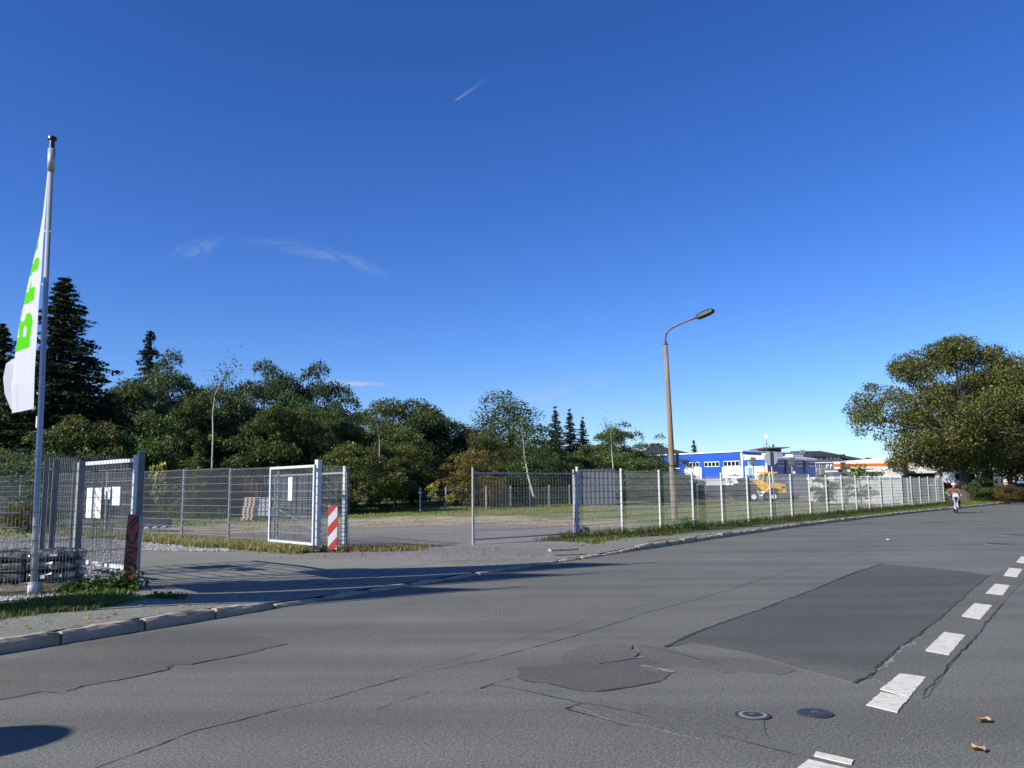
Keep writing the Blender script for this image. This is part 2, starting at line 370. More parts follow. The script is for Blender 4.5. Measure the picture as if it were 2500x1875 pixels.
while s < KS[-1]-60 and k < 150:
    x, y = (float(np.interp(s+.5, KS, KD[:, i])) for i in (0, 1)); i = int(np.searchsorted(KS, s+.5))
    t = KT[min(i, len(KT)-1)]; h = kerb_top(s+.5)
    o = link('kerb_stone', km[random.randrange(6)], kroot); o.location = (x, y, h-.125+.006+random.uniform(-.008, .008)+(random.uniform(-.022, .008) if s > S_D1 else 0)-(.0 if h > .06 else 0))
    h2 = kerb_top(s+1.0)-kerb_top(s)
    jj = 2 if s > S_D1 else 1; o.rotation_euler = (random.uniform(-.03, .03)*jj, -math.atan(h2)+random.uniform(-.006, .006)*jj, math.atan2(t[1], t[0])+random.uniform(-.01, .01)*jj); o.scale = (random.uniform(.96, .995), 1, 1); s += 1.0; k += 1
# gutter joint
# ---- patches, cracks, markings: pixel outlines measured on the photo, laid on the road
def P(pts, ox, oy, sc, z=0.0): return [gnd(ox+a*sc, oy+b*sc, z) for a, b in pts]
def rough(poly, amp, step=.12):
    out = []; n = len(poly)
    for i in range(n):
        a = Vector(poly[i]); b = Vector(poly[(i+1) % n]); L = (b-a).length; m = max(1, int(L/step)); nn = Vector((-(b-a).y, (b-a).x, 0)).normalized()
        for j in range(m): out.append(a+(b-a)*j/m+nn*random.gauss(0, amp))
    return out
def sheet(name, poly, m, z, parent=road, th=.004):
    me = MB(); n = len(poly)
    me.add([(p[0], p[1], z) for p in poly]+[(p[0], p[1], z-th-.002) for p in poly], [tuple(range(n))]+[(i, n+i, n+(i+1) % n, (i+1) % n) for i in range(n)])
    ms = me.mesh(name, m)
    if ms.polygons[0].normal.z < 0: ms.flip_normals()
    return link(name, ms, parent)
sc = 900/2212
big = P([(1355, 192), (1500, 200), (1850, 235), (2005, 258), (1930, 320), (1760, 470), (1600, 598), (1530, 655), (1440, 705), (1370, 775), (1290, 870), (1180, 905), (850, 815), (550, 725), (200, 665), (60, 690), (240, 600), (640, 460), (950, 345), (1300, 205)], 1600, 1300, sc)
sheet('asphalt_patch', rough(big, .006), mat['asphalt_new'], .005)
sc2 = 540/2212
lob = P([(70, 620), (200, 603), (350, 605), (560, 575), (680, 580), (900, 585), (1100, 560), (1240, 535), (1380, 520), (1510, 565), (1440, 592), (1320, 590), (1330, 625), (1480, 650), (1640, 680), (1500, 760), (1240, 810), (1140, 820), (1040, 840), (880, 860), (640, 840), (450, 790), (320, 775), (180, 760), (80, 720), (110, 690)], 1240, 1480, sc2)
sheet('asphalt_patch', rough(lob, .008, .05), mat['asphalt_mid'], .005)
lob2 = P([(560, 572), (520, 520), (600, 460), (760, 400), (950, 378), (1150, 375), (1240, 400), (1240, 440), (1320, 480), (1240, 530), (1090, 557), (900, 580), (700, 578)], 1240, 1480, sc2)
sheet('asphalt_patch', rough(lob2, .006, .05), mat['asphalt_red'], .0065)
tail = P([(1250, 385), (1550, 415), (1900, 490), (2212, 510), (2600, 560), (2900, 640), (2700, 690), (2300, 660), (2150, 670), (1940, 620), (1600, 600), (1500, 640), (1350, 620), (1400, 550), (1330, 480)], 1240, 1480, sc2)
sheet('asphalt_patch', rough(tail, .012, .08), mat['asphalt_red'], .0035)
left = P([(0, 780), (200, 735), (520, 665), (1000, 590), (1250, 600), (1500, 610), (1720, 670), (1560, 712), (1400, 745), (1150, 792), (1015, 800), (1005, 825), (900, 850), (700, 890), (480, 925), (440, 945), (370, 962), (250, 955), (0, 1010), (-200, 1060), (-500, 1000), (-300, 850)], 0, 1300, sc)
sheet('asphalt_patch', rough(left, .02), mat['asphalt_red'], .005)
low = P([(1500, 1050), (1560, 1000), (1750, 1020), (2150, 1060), (2600, 1130), (2660, 1250), (2250, 1240), (2000, 1190), (1700, 1130)], 800, 1300, sc)
sheet('asphalt_patch', rough(low, .012), mat['asphalt_old'], .0045)
strp = P([(2010, 255), (2260, 160), (2300, 190), (2080, 430), (1990, 545), (1900, 650), (1800, 760), (1720, 870), (1640, 985), (1600, 1000), (1370, 900), (1300, 880), (1380, 775), (1530, 655), (1610, 598), (1760, 470), (1930, 320)], 1600, 1300, sc)
sheet('asphalt_patch', rough(strp, .004), mat['asphalt_old'], .0042)
def ribbon(name, pts, w, m, z=.0075, amp=.012, step=.09, parent=road, zf=None):
    Q = []
    for a, b in zip(pts[:-1], pts[1:]):
        a = Vector(a); b = Vector(b); n = max(1, int((b-a).length/step))
        for j in range(n): Q.append(a+(b-a)*j/n)
    Q.append(Vector(pts[-1])); me = MB(); vs = []; off = 0
    for i, q in enumerate(Q):
        d = (Q[min(i+1, len(Q)-1)]-Q[max(0, i-1)]); nn = Vector((-d.y, d.x, 0)).normalized(); off = off*.8+random.gauss(0, amp)*.6
        c = q+nn*off; ww = w*.8*random.uniform(.15, 1.5)/2
        zz = z if zf is None else zf(c.x, c.y)+z
        vs += [(c.x-nn.x*ww, c.y-nn.y*ww, zz), (c.x+nn.x*ww, c.y+nn.y*ww, zz)]
    me.add(vs, [(2*i, 2*i+2, 2*i+3, 2*i+1) for i in range(len(Q)-1)])
    ms = me.mesh(name, m)
    if ms.polygons[0].normal.z < 0: ms.flip_normals()
    return link(name, ms, parent)
cr1 = [(190, 1890), (488, 1784), (692, 1731), (800, 1707), (1020, 1646), (1215, 1605), (1410, 1552), (1560, 1503), (1700, 1463), (1870, 1412), (2031, 1366), (2160, 1330)]
ribbon('crack', [gnd(*p) for p in cr1], .014, mat['crack'], .003)
for line, w in (([(970, 1653), (1150, 1597), (1329, 1544), (1545, 1485), (1600, 1470)], .007), ([(1170, 1682), (1195, 1672), (1248, 1656)], .03), ([(1200, 1672), (1290, 1687), (1406, 1716), (1480, 1729), (1605, 1757)], .012), ([(1378, 1732), (1412, 1718)], .025), ([(1382, 1733), (1467, 1755), (1532, 1774)], .012), ([(920, 1733), (985, 1710), (1045, 1690)], .009), ([(1745, 1791), (1840, 1817), (1960, 1846)], .01)):
    ribbon('crack', [gnd(*p) for p in line], w, mat['crack'], .0072)
ribbon('tar_joint', P([(60, 690), (240, 605), (440, 530), (640, 462), (950, 345), (1200, 240), (1355, 192)], 1600, 1300, sc), .05, mat['crack'], .0075, .006)
ribbon('crack', P([(2005, 258), (1930, 320), (1760, 470), (1600, 598)], 1600, 1300, sc), .016, mat['crack'], .0075)
ribbon('crack', P([(1600, 598), (1530, 655), (1440, 705), (1370, 775), (1290, 870), (1180, 905)], 1600, 1300, sc), .035, mat['crack'], .0075, .015, .05)
ribbon('broken_joint', P([(1560, 660), (1450, 720), (1400, 770), (1330, 850)], 1600, 1300, sc), .05, mat['crack_light'], .007, .02, .05)
ribbon('crack', P([(2080, 430), (1990, 545), (1900, 650), (1800, 760), (1720, 870), (1640, 985)], 1600, 1300, sc), .016, mat['crack'], .0075)
ribbon('crack', [gnd(*p) for p in [(1750, 1620), (1625, 1590), (1560, 1575)]], .012, mat['crack'], .0072)
ribbon('crack', P([(0, 1010), (250, 957), (370, 963), (440, 945), (480, 926), (700, 890), (900, 851), (1005, 826), (1015, 800), (1150, 793), (1400, 746), (1720, 670)], 0, 1300, sc), .013, mat['crack'], .0072)
ribbon('crack', P([(80, 722), (180, 762), (320, 777), (450, 792), (640, 842), (880, 862), (1040, 842), (1240, 812), (1500, 762)], 1240, 1480, sc2), .016, mat['crack'], .0078, .006, .05)
ribbon('crack', P([(1240, 400), (1240, 440), (1320, 480), (1240, 530)], 1240, 1480, sc2), .02, mat['crack'], .008, .01, .04)
ribbon('broken_joint', P([(1240, 532), (1300, 522), (1370, 518)], 1240, 1480, sc2), .03, mat['crack_light'], .008, .01, .04)
ribbon('broken_joint', P([(1330, 600), (1450, 612), (1560, 640), (1660, 668)], 1240, 1480, sc2), .06, mat['crack_light'], .0072, .02, .04)
ribbon('crack', [gnd(1150, 1369, .19), gnd(1100, 1373, .18), gnd(1001, 1388, .15), gnd(932, 1401, .12), gnd(860, 1416, .1), gnd(700, 1435, .1)], .03, mat['crack'], .014, .03, .12, drive, gz)
ribbon('gutter_edge', [gnd(*p) for p in [(-60, 1600), (77, 1582), (200, 1562), (409, 1529)]], .05, mat['crack_light'], .004, .004)
dash = [[(1470, 850), (1625, 872), (1525, 992), (1352, 945)], [(1350, 962), (1528, 995), (1450, 1085), (1268, 1040)], [(1735, 600), (1862, 620), (1762, 740), (1618, 712)],
        [(1915, 427), (2022, 440), (1950, 524), (1835, 505)], [(2038, 310), (2128, 320), (2085, 378), (1983, 367)], [(2122, 214), (2203, 222), (2170, 270), (2091, 261)],
        [(2195, 145), (2268, 151), (2235, 190), (2166, 180)], [(965, 1320), (1190, 1372), (1175, 1400), (945, 1345)], [(920, 1368), (1160, 1425), (1075, 1510), (820, 1450)]]
for d in dash: sheet('road_marking', rough(P(d, 1600, 1300, sc), .0035, .05), mat['road_white'], .0085)
for q in range(2):      # the row goes on beyond the frame
    a = P(dash[6], 1600, 1300, sc); v_ = (Vector((.66, .75, 0)))*2.9*(q+1)
    sheet('road_marking', [p+v_ for p in a], mat['road_white'], .0095)
# pale curved tyre marks, worn into the asphalt colour
mat['tyre_mark'] = asphalt('dusty_tyre_mark', .165, (1, .975, .88), .08, .7, -RD, False)
for k in range(4):
    a = [(1170+k*9, 1458+k*1), (1186+k*9, 1468), (1196+k*9, 1480), (1201+k*8, 1494), (1200+k*8, 1508)]
    ribbon('tyre_mark', [gnd(*q) for q in a], .022, mat['tyre_mark'], .0025, .003)
# small covers and leaves on the road
mat['ring'] = paint('worn_iron_ring', (.2, .18, .14), .8, 0, .3, 30)
def cover(px, py, lab, light):
    p = gnd(px, py); t = thing('valve_cover', lab, 'valve cover', p, .3)
    MB().tube([(0, 0, 0), (0, 0, .009)], .125, 24).build('cover_frame', mat['dark'], t)
    m = MB(); m.tube([(0, 0, .009), (0, 0, .012)], .1, 20)
    l_ = m.build('cover_lid', mat['ring' if light else 'dark'], t)
    MB().tube([(0, 0, .012), (0, 0, .0135)], .072 if light else .085, 18).build('lid_centre', mat['dark'], l_)
    MB().box((0, 0, .016), (.045, .02, .006)).build('lid_grip', mat['galv_dark'], l_)
    return t
cover(1838, 1748, 'round valve cover with a pale worn ring and crumbled asphalt edge, the left of two', True)
cover(1990, 1743, 'round valve cover, all dark, the right of two beside the white dashes', False)
def manhole(px, py, lab):
    p = gnd(px, py); t = thing('manhole_cover', lab, 'manhole cover', p, .5)
    MB().tube([(0, 0, 0), (0, 0, .008)], .36, 28).build('cover_frame', mat['ring'], t); MB().tube([(0, 0, .008), (0, 0, .011)], .31, 28).build('cover_lid', mat['dark'], t)
manhole(2437, 1329, 'dark round manhole cover in the road near the right picture edge, the nearer one')
manhole(2476, 1307, 'dark round manhole cover in the road near the right picture edge, the farther one')
pp = gnd(2171, 1319); ps = MB(); ps.add([(-.1, -.05, .01), (.08, -.07, .03), (.1, .05, .012), (-.07, .06, .04)], [(0, 1, 2, 3)]); tag(ps.build('paper_scrap', mat['white'], loc=tuple(pp)), 'small white paper scrap lying alone on the far lane', 'litter')
mat['leaf_litter'] = paint('dry_leaf', (.42, .25, .12), .7, 0, .3, 20)
def litter(px, py, lab, s, rz):
    m = MB(); vs = []
    for i in range(5):
        for j in range(3):
            w = math.sin(math.pi*(i+.3)/4.6)*.5
            vs.append(((i/4-.5)*s, (j-1)*w*s*.8, .012+.3*s*abs(j-1)*.5+.1*s*math.sin(i*1.7)))
    m.add(vs, [(i*3+j, i*3+j+3, i*3+j+4, i*3+j+1) for i in range(4) for j in range(2)])
    o = m.build('fallen_leaf', mat['leaf_litter'], smooth=True); tag(o, lab, 'leaf', 'dry leaves on the asphalt'); o.location = gnd(px, py); o.rotation_euler = (0, 0, rz)
litter(2402, 1764, 'curled brown leaf on the asphalt, the upper of two right of the dashes', .11, .4)
litter(2387, 1834, 'crumpled brown leaf on the asphalt near the bottom right corner', .1, 1.9)
# ================================================================ mesh fences
def panel_mesh(L, Hh=2.03, step=.05, r=.0024, rails=.2, z0=.04):
    m = MB(); n = int(round(L/step)); nr = int(round((Hh-.03)/rails))
    sq = [(1, 1), (-1, 1), (-1, -1), (1, -1)]
    for i in range(n+1):
        x = i*L/n; m.add([(x+a*r, b*r, z) for z in (z0, z0+Hh) for a, b in sq], [(k, (k+1) % 4, 4+(k+1) % 4, 4+k) for k in range(4)])
    for j in range(nr+1):
        z = z0+j*rails
        for y in (-.009, .009):
            m.add([(x, y+a*.004, z+b*.004) for x in (0, L) for a, b in sq], [(k, (k+1) % 4, 4+(k+1) % 4, 4+k) for k in range(4)])
    return m
_pm = {}
def panel(L, Hh, m, parent, p, ang, zrot=0, step=.05):
    key = (round(L, 2), Hh, m, step)
    if key not in _pm: _pm[key] = panel_mesh(L, Hh, step).mesh('mesh_panel', mat[m])
    o = link('mesh_panel', _pm[key], parent); o.location = p; o.rotation_euler = (0, -zrot, ang); return o
_po = {}
def post(h, w, d, m, parent, p, ang, clips=True, cap=True):
    key = (round(h, 1), w, d, m)
    if key not in _po:
        b = MB(); b.box((0, 0, h/2-.15), (w, d, h+.3)); b.box((0, 0, h+.006), (w+.006, d+.006, .012))
        if clips:
            b.mi = 1
            for j in range(10): b.box((0, -d/2-.008, .14+j*.2), (w*.9, .016, .035))
        _po[key] = b.mesh('post', [mat[m], mat['galv_dark']])
    o = link('post', _po[key], parent); o.location = p; o.rotation_euler = (0, 0, ang); return o
# --- right fence along the pavement
A = Vector((1.9, 24.4, 0)); B_ = Vector((33.0, 63.4, 0)); dirf = (B_-A).normalized(); angf = math.atan2(dirf.y, dirf.x)
fr = thing('mesh_fence', 'long galvanised mesh fence with white posts running beside the pavement to the right', 'fence', (A.x, A.y, 0))
def loc(p): return p-Vector((A.x, A.y, 0))
for k in range(21):
    p = A+(B_-A)*k/20; z = gz(p.x, p.y)
    zt = 2.225 if k < 3 else 2.14+.02*(k-3)/17
    post(zt-z+(.02 if k != 3 else .02), .062, .06, 'galv_white', fr, (p.x-A.x, p.y-A.y, z), angf)
    if k < 20:
        zt2 = (2.16 if k < 3 else 2.1+.02*(k-3)/17)
        q = p-A; o = panel((B_-A).length/20, 2.03, 'wire', fr, (q.x, q.y, zt2-2.07), angf)
        o.location.x += math.sin(angf)*-.04*-1; o.location.y += -math.cos(angf)*-.04*-1
# --- left fence behind the driveway
A2 = Vector((-4.78, 20.0, 0)); dr = Vector((-.77, .64, 0)).normalized(); ang2 = math.atan2(-dr.y, -dr.x)
fl = thing('mesh_fence', 'galvanised mesh fence left of the driveway in front of the containers and bushes', 'fence', (A2.x, A2.y, 0))
for k in range(11):
    d = .18 if k == 0 else 3.78+(k-2)*2.45 if k > 1 else 1.55
    q = dr*d; x, y = A2.x+q.x, A2.y+q.y; z = gz(x, y)
    if k: post(2.05, .06, .045, 'galv', fl, (q.x, q.y, z), ang2)
    if k:
        pd = .18 if k == 1 else (1.55 if k == 2 else 3.78+(k-3)*2.45); L = d-pd
        panel(L, 2.03, 'wire', fl, (q.x, q.y, z-.02), ang2).location += Vector((math.sin(ang2)*.04, -math.cos(ang2)*.04, 0))
# --- front left fence behind the flagpole
A3 = Vector((-6.03, 13.15, 0)); dr3 = (Vector((-7.0, 11.56, 0))-A3).normalized(); 
ff = thing('mesh_fence', 'galvanised mesh fence at the front left, right before the flagpole', 'fence', (A3.x, A3.y, 0))
ang3 = math.atan2(dr3.y, dr3.x); bend = 1.75; dr3b = Vector((-.97, -.24, 0)).normalized(); ang3b = math.atan2(dr3b.y, dr3b.x)
zf = .18
post(2.05, .06, .04, 'galv_white', ff, (0, 0, zf-.02), ang3)
panel(bend, 2.03, 'wire', ff, (0, 0, zf-.06), ang3)
q = dr3*bend
for k in range(4):
    panel(2.5, 2.03, 'wire', ff, (q.x, q.y, zf-.06), ang3b)
    q = q+dr3b*2.52
    post(2.05, .06, .04, 'galv', ff, (q.x, q.y-.05, zf), ang3b)
MB().box((0, 0, 0), (.075, .03, .055)).build('clip_block', mat['black'], ff, loc=tuple(atY(68, 1252, 11.4)-Vector((A3.x, A3.y, 0))))
# --- gates
def gate_leaf(name, label, a, b, z0, z1, fw, m, cat='gate', rails=True, step=.05, grp=None):
    a = Vector(a); b = Vector(b); L = (b-a).length; an = math.atan2(b.y-a.y, b.x-a.x)
    t = thing(name, label, cat, (a.x, a.y, z0), an, grp); h = z1-z0
    f = MB(); w = fw
    for zz in (w/2, h-w/2): MB().box((L/2, 0, zz), (L, w, w)).build('frame_rail', mat[m], t)
    for x in (w/2, L-w/2): MB().box((x, 0, h/2), (w, w*.98, h-2*w-.002)).build('frame_stile', mat[m], t)
    pm = MB(); n = int((L-2*w)/step)
    sq = [(1, 1), (-1, 1), (-1, -1), (1, -1)]; r = .0022
    for i in range(n+1):
        x = w+i*(L-2*w)/n; pm.add([(x+c*r, d*r, z) for z in (w, h-w) for c, d in sq], [(k, (k+1) % 4, 4+(k+1) % 4, 4+k) for k in range(4)])
    if rails:
        j = 1
        while w+j*.2 < h-w-.05:
            for y in (-.009, .009): pm.add([(x, y+c*.004, w+j*.2+d*.004) for x in (w, L-w) for c, d in sq], [(k, (k+1) % 4, 4+(k+1) % 4, 4+k) for k in range(4)])
            j += 1
    pm.build('mesh_panel', mat['wire'], t); return t, L
rg = thing('gate_post', 'thick square gate post at the right side of the driveway beside the striped board', 'post', (-4.66, 19.72, .14), ang2)
MB().box((0, 0, 1.02), (.12, .12, 2.4)).build('post_shaft', mat['galv_white'], rg)
MB().box((0, 0, 2.225), (.126, .126, .012)).build('post_cap', mat['galv'], rg)
for z in (.55, 1.85): MB().box((-.08, -.03, z), (.07, .05, .07)).build('hinge', mat['black'], rg)
t, L = gate_leaf('gate_leaf', 'open framed gate leaf with a paper notice beside the right driveway post', (-4.66, 19.42), (-6.22, 21.15), .36, 2.24, .06, 'galv_white')
nb = MB(); nb.box((0, 0, 0), (.2, .01, .3)); nb.box((0, 0, -.28), (.2, .01, .26)); no = nb.build('notice', mat['white'], t, loc=(1.18, .03, 1.45))
for k in range(9): MB().box((.01*(k % 3-1), .0065, .1-k*.055), (.13-.03*(k % 3), .003, .008)).build('printed_line', mat['galv_dark'], no)
lk = MB(); lk.box((L-.06, 0, 0), (.1, .05, .2)); lk.tube([(L-.1, -.05, .05), (L-.22, -.09, .0)], .014, 6); lk.build('lock', mat['galv_dark'], t, loc=(0, 0, .95))
mat['galv_shade'] = paint('shaded_galvanised_steel', (.14, .15, .155), .5, .15, .15, 9)  # darker steel copy, shade side of the left posts put into the colour
lg = thing('gate_post', 'thick dark galvanised gate post directly behind the red graffiti board', 'post', (-6.06, 13.4, .14), .6)
MB().box((0, 0, 1.0), (.1, .1, 2.3)).build('post_shaft', mat['galv_shade'], lg); MB().box((0, 0, 2.155), (.105, .105, .01)).build('post_cap', mat['galv_white'], lg)
t, L = gate_leaf('gate_leaf', 'open gate leaf with white sign boards behind the front left fence', (-6.1, 13.55), (-8.2, 15.55), .36, 2.2, .065, 'galv_white')
def onleaf(px, py):      # pixel -> local (x, z) on the leaf plane
    a = Vector((-6.1, 13.55)); d = (Vector((-8.2, 15.55))-a).normalized(); r = ray(px, py)
    # a + d*s = r*t
    det = d.x*(-r.y)+r.x*d.y; s_ = (a.x*r.y-a.y*r.x)/(-det) if det else 0
    tt = (a.x+d.x*s_)/r.x; return abs(s_), tt*r.z+H-.36
sg = 1/3.319
for (x0, y0, x1, y1) in ((725, 335, 822, 712), (865, 345, 905, 475), (925, 345, 985, 530)):
    a, za = onleaf(x0*sg, 1080+y0*sg); b, zb = onleaf(x1*sg, 1080+y1*sg)
    MB().box(((a+b)/2, .03, (za+zb)/2), (abs(b-a), .008, abs(za-zb))).build('sign_board', mat['white'], t)
# short return fence with two stout posts left of the leaf
rf = thing('mesh_fence', 'short mesh fence with two stout posts behind the wrapped sacks', 'fence', (-7.93, 14.0, .2))
for q, w in (((0, 0), .085), ((.22, -.12), .085), ((.08, .75), .05), ((.18, .8), .1)):
    o = MB().box((0, 0, .95), (w, w, 2.1)).build('post', mat['galv_shade'], rf, loc=(q[0], q[1], 0)); o.rotation_euler = (0, 0, .6)
panel(.9, 2.03, 'wire', rf, (.1, -.1, -.03), 1.5)
# folded far gate leaf and its post, right of the striped board
panel(1.18, 2.03, 'wire', rgp := thing('mesh_fence', 'narrow mesh fence piece behind the red and white striped board', 'fence', (-4.6, 19.8, .16)), (0, 0, 0), math.atan2(.95, .4))
post(2.07, .07, .06, 'galv_white', rgp, (.35, 1.0, 0), 1.2)
t, L = gate_leaf('gate_leaf', 'open gate leaf folded back into the lot behind the narrow fence piece', (-4.22, 21.0), (-6.95, 24.1), .2, 2.1, .045, 'galv')
MB().tube([(.9, 0, .2), (L-.1, 0, .95)], .012, 6).build('brace', mat['galv'], t)
# far gate leaf standing in line with the right fence
t, L = gate_leaf('gate_leaf', 'wide mesh gate leaf standing across the lot entrance, hinged at the right fence', (-1.07, 21.7), (1.84, 24.3), .3, 2.07, .04, 'galv', step=.11)
MB().box((.02, 0, .8), (.05, .05, 2.2)).build('frame_stile', mat['galv'], t)
MB().box((L-.02, .05, .75), (.055, .05, 2.25)).build('brace_post', mat['galv'], t)
MB().beam((L-.12, 0, -.1), (L+.02, 0, 1.6), .03, .03).build('brace', mat['galv'], t)
# ================================================================ boards
def board(name, lab, px, pyb, pyt, wpx, D, z, builder, rz=0):
    p = atY(px, pyb, D); t = thing(name, lab, 'warning board', (p.x, p.y, p.z), rz); builder(t); return t
g = NG('graffiti_board'); v = g.coord(); sx = g.n('ShaderNodeSeparateXYZ'); g.l(v, sx.inputs[0])
e_ = g.math('ADD', sx.outputs[0], g.math('MULTIPLY', g.noise(v, 9, 4, .6), .09))
redm = g.ramp(g.math('ADD', e_, .5), [(.622, 1.), (.632, 0.)])
wv = g.n('ShaderNodeTexWave'); wv.inputs['Scale'].default_value = 1.6; wv.inputs['Distortion'].default_value = 9; wv.inputs['Detail'].default_value = 1.5; wv.inputs['Detail Scale'].default_value = .9; g.l(v, wv.inputs[0])
col = g.mix(redm, (.25, .26, .27), g.mix(g.noise(v, 12, 4), (.22, .02, .015), (.38, .07, .05)))
mat['graffiti'] = g.bsdf(col, .55)
D = 12.72; pb = atY(318, 1421, D); t = thing('warning_board', 'tall board smeared with red and black graffiti at the end of the front fence', 'warning board', pb, -.12); t.rotation_euler = (0, .035, -.12)
pl = []
for cx_, cz_, a0 in ((.085, .98, 0), (-.085, .98, 90), (-.085, .04, 180), (.085, .04, 270)):
    for k in range(4): a = R(a0+k*30); pl.append((cx_+.035*math.cos(a), cz_+.035*math.sin(a)))
m = MB(); m.add([(x, y, z) for y in (-.015, .015) for x, z in pl], [tuple(range(16)), tuple(range(31, 15, -1))]+[(i, 16+i, 16+(i+1) % 16, (i+1) % 16) for i in range(16)])
m.build('board_face', mat['graffiti'], t)
def stroke(pts, w):
    q = MB(); vs = []; n = len(pts)
    for i, (x, z) in enumerate(pts):
        a = Vector(pts[max(0, i-1)]); b = Vector(pts[min(n-1, i+1)]); d = (b-a).normalized(); ww = 1.5*w*(.6+.5*math.sin(i*1.9)**2)/2
        vs += [(x-d.y*ww, -.0175, z+d.x*ww), (x+d.y*ww, -.0175, z-d.x*ww)]
    q.add(vs, [(2*i, 2*i+2, 2*i+3, 2*i+1) for i in range(n-1)]); return q.build('graffiti_stroke', mat['spray'], t)
mat['spray'] = paint('black_spray', (.02, .006, .008), .5, 0, .3, 20)
stroke([(-.09, .84), (-.05, .9), (.02, .96), (.06, .985), (.05, .93), (.0, .86), (-.05, .8)], .028)
stroke([(-.1, .74), (-.09, .66), (-.06, .6), (-.01, .58), (.03, .62), (.05, .7), (.055, .75), (.05, .66)], .026)
stroke([(-.1, .52), (-.05, .53), (.0, .5), (.05, .52), (.07, .49), (.03, .45), (-.04, .44), (-.09, .41)], .022)
stroke([(-.09, .33), (-.05, .38), (.0, .36), (.01, .31), (-.04, .27), (-.09, .29), (-.1, .33)], .026)
stroke([(.0, .27), (.06, .26), (.085, .2), (.06, .13), (.0, .11), (-.05, .15), (-.05, .22), (.0, .27)], .034)
stroke([(-.1, .12), (-.07, .06), (-.02, .05)], .02)
MB().box((0, .03, .45), (.05, .03, .9)).build('board_post', mat['galv_dark'], t)
g = NG('warning_stripes'); v = g.coord(); sx = g.n('ShaderNodeSeparateXYZ'); g.l(v, sx.inputs[0])
ph = g.math('FRACT', g.math('ADD', g.math('MULTIPLY', g.math('SUBTRACT', sx.outputs[2], g.math('MULTIPLY', sx.outputs[0], 1.15)), 1/.47), .62))
dirt = g.noise(v, 14, 5, .7)
col = g.mix(g.ramp(ph, [(.495, 0.), (.505, 1.)]), (.6, .62, .64), (.45, .045, .035)); col = g.mix(g.ramp(dirt, [(.6, 0.), (.75, .5)]), col, (.25, .22, .18))
mat['stripes'] = g.bsdf(col, .5)
D = 19.6; pb = atY(811, 1342, D); t = thing('warning_board', 'red and white striped board standing in dry grass beside the gate post', 'warning board', pb, .05)
MB().box((0, 0, .52), (.21, .025, 1.03)).build('board_face', mat['stripes'], t); MB().box((0, .025, .5), (.05, .02, 1.0)).build('board_post', mat['galv_dark'], t)
# ================================================================ flagpoles
def flagpole(label, x, y, z, first=True, grp='flagpoles in a row along the road'):
    t = thing('flagpole', label, 'flagpole', (x, y, z), 0, grp)
    MB().tube([(0, 0, -.2), (0, 0, .5), (0, 0, 6.1)], [.045, .044, .034], 16).build('pole_tube', mat['alu'], t, smooth=True)
    MB().tube([(0, 0, .16), (0, 0, .0)], [.075, .075], 16).build('base_sleeve', mat['white'], t, smooth=True)
    MB().tube([(0, 0, 6.08), (0, 0, 6.42)], .054, 16).build('top_sleeve', mat['alu'], t, smooth=True)
    MB().tube([(0, 0, 6.42), (0, 0, 6.56), (0, 0, 6.565), (0, 0, 6.6), (0, 0, 6.615)], [.04, .04, .068, .064, .04], 16).build('top_cap', mat['black'], t)
    for h in (2.75, 3.55, 4.35, 5.15): MB().tube([(-.09, .05, h+.05), (-.05, .02, h+.01), (.06, -.03, h)], .008, 5).build('flag_clip', mat['galv'], t)
    return t
FX, FY, FZ = -6.95, 12.11, .19
fp = flagpole('tall aluminium flagpole with a white banner, standing in gravel right behind the front fence', FX, FY, FZ); fp.scale = (1, 1, 1.048); fp.rotation_euler = (0, -.0205, 0)
# image outline of the flag -> widths by height
RE = [(391, 120), (480, 114), (520, 111), (581, 106), (667, 101), (733, 95), (822, 90), (900, 85), (997, 82)]
LE = [(391, 119), (480, 107), (520, 101), (648, 73), (772, 48), (854, 37), (913, 31), (927, 28), (1000, 30)]
def zy(py): return atY(85, py, FY).z
hz_ = [zy(a) for a, _ in RE]; hx_ = [atY(b, a, FY).x-FX for a, b in RE]; lz_ = [zy(a) for a, _ in LE]; lx_ = [atY(b, a, FY).x-FX for a, b in LE]
def ip(z, zs, xs): return float(np.interp(z, zs[::-1], xs[::-1]))
z_lo, z_hi = zy(997), zy(391)
fs = 1/3.95
LET = [[(150, 1505), (165, 1370), (185, 1355), (180, 1310), (190, 1180), (218, 1210), (240, 1180), (255, 1130), (285, 1115), (308, 1150), (316, 1200), (305, 1290), (290, 1370), (284, 1455), (220, 1475)],
       [(212, 1055), (232, 935), (275, 915), (290, 850), (305, 790), (300, 880), (340, 865), (328, 1000), (290, 1010), (285, 1025)],
       [(264, 775), (290, 660), (325, 640), (340, 595), (375, 585), (380, 625), (365, 700), (312, 735), (308, 765)],
       [(314, 585), (345, 400), (372, 398), (370, 495), (340, 540), (322, 598)],
       [(372, 390), (380, 280), (395, 170), (418, 128), (415, 170), (400, 260), (385, 340), (382, 392)]]
HOLE = [(218, 1352), (222, 1285), (243, 1243), (257, 1265), (250, 1345)]
def inp(p, poly):
    x, y = p; c = False; n = len(poly)
    for i in range(n):
        x1, y1 = poly[i]; x2, y2 = poly[i-1]
        if (y1 > y) != (y2 > y) and x < (x2-x1)*(y-y1)/(y2-y1)+x1: c = not c
    return c
NA, NZ = 34, 250; V = []; zz_ = np.linspace(z_lo, z_hi, NZ+1)
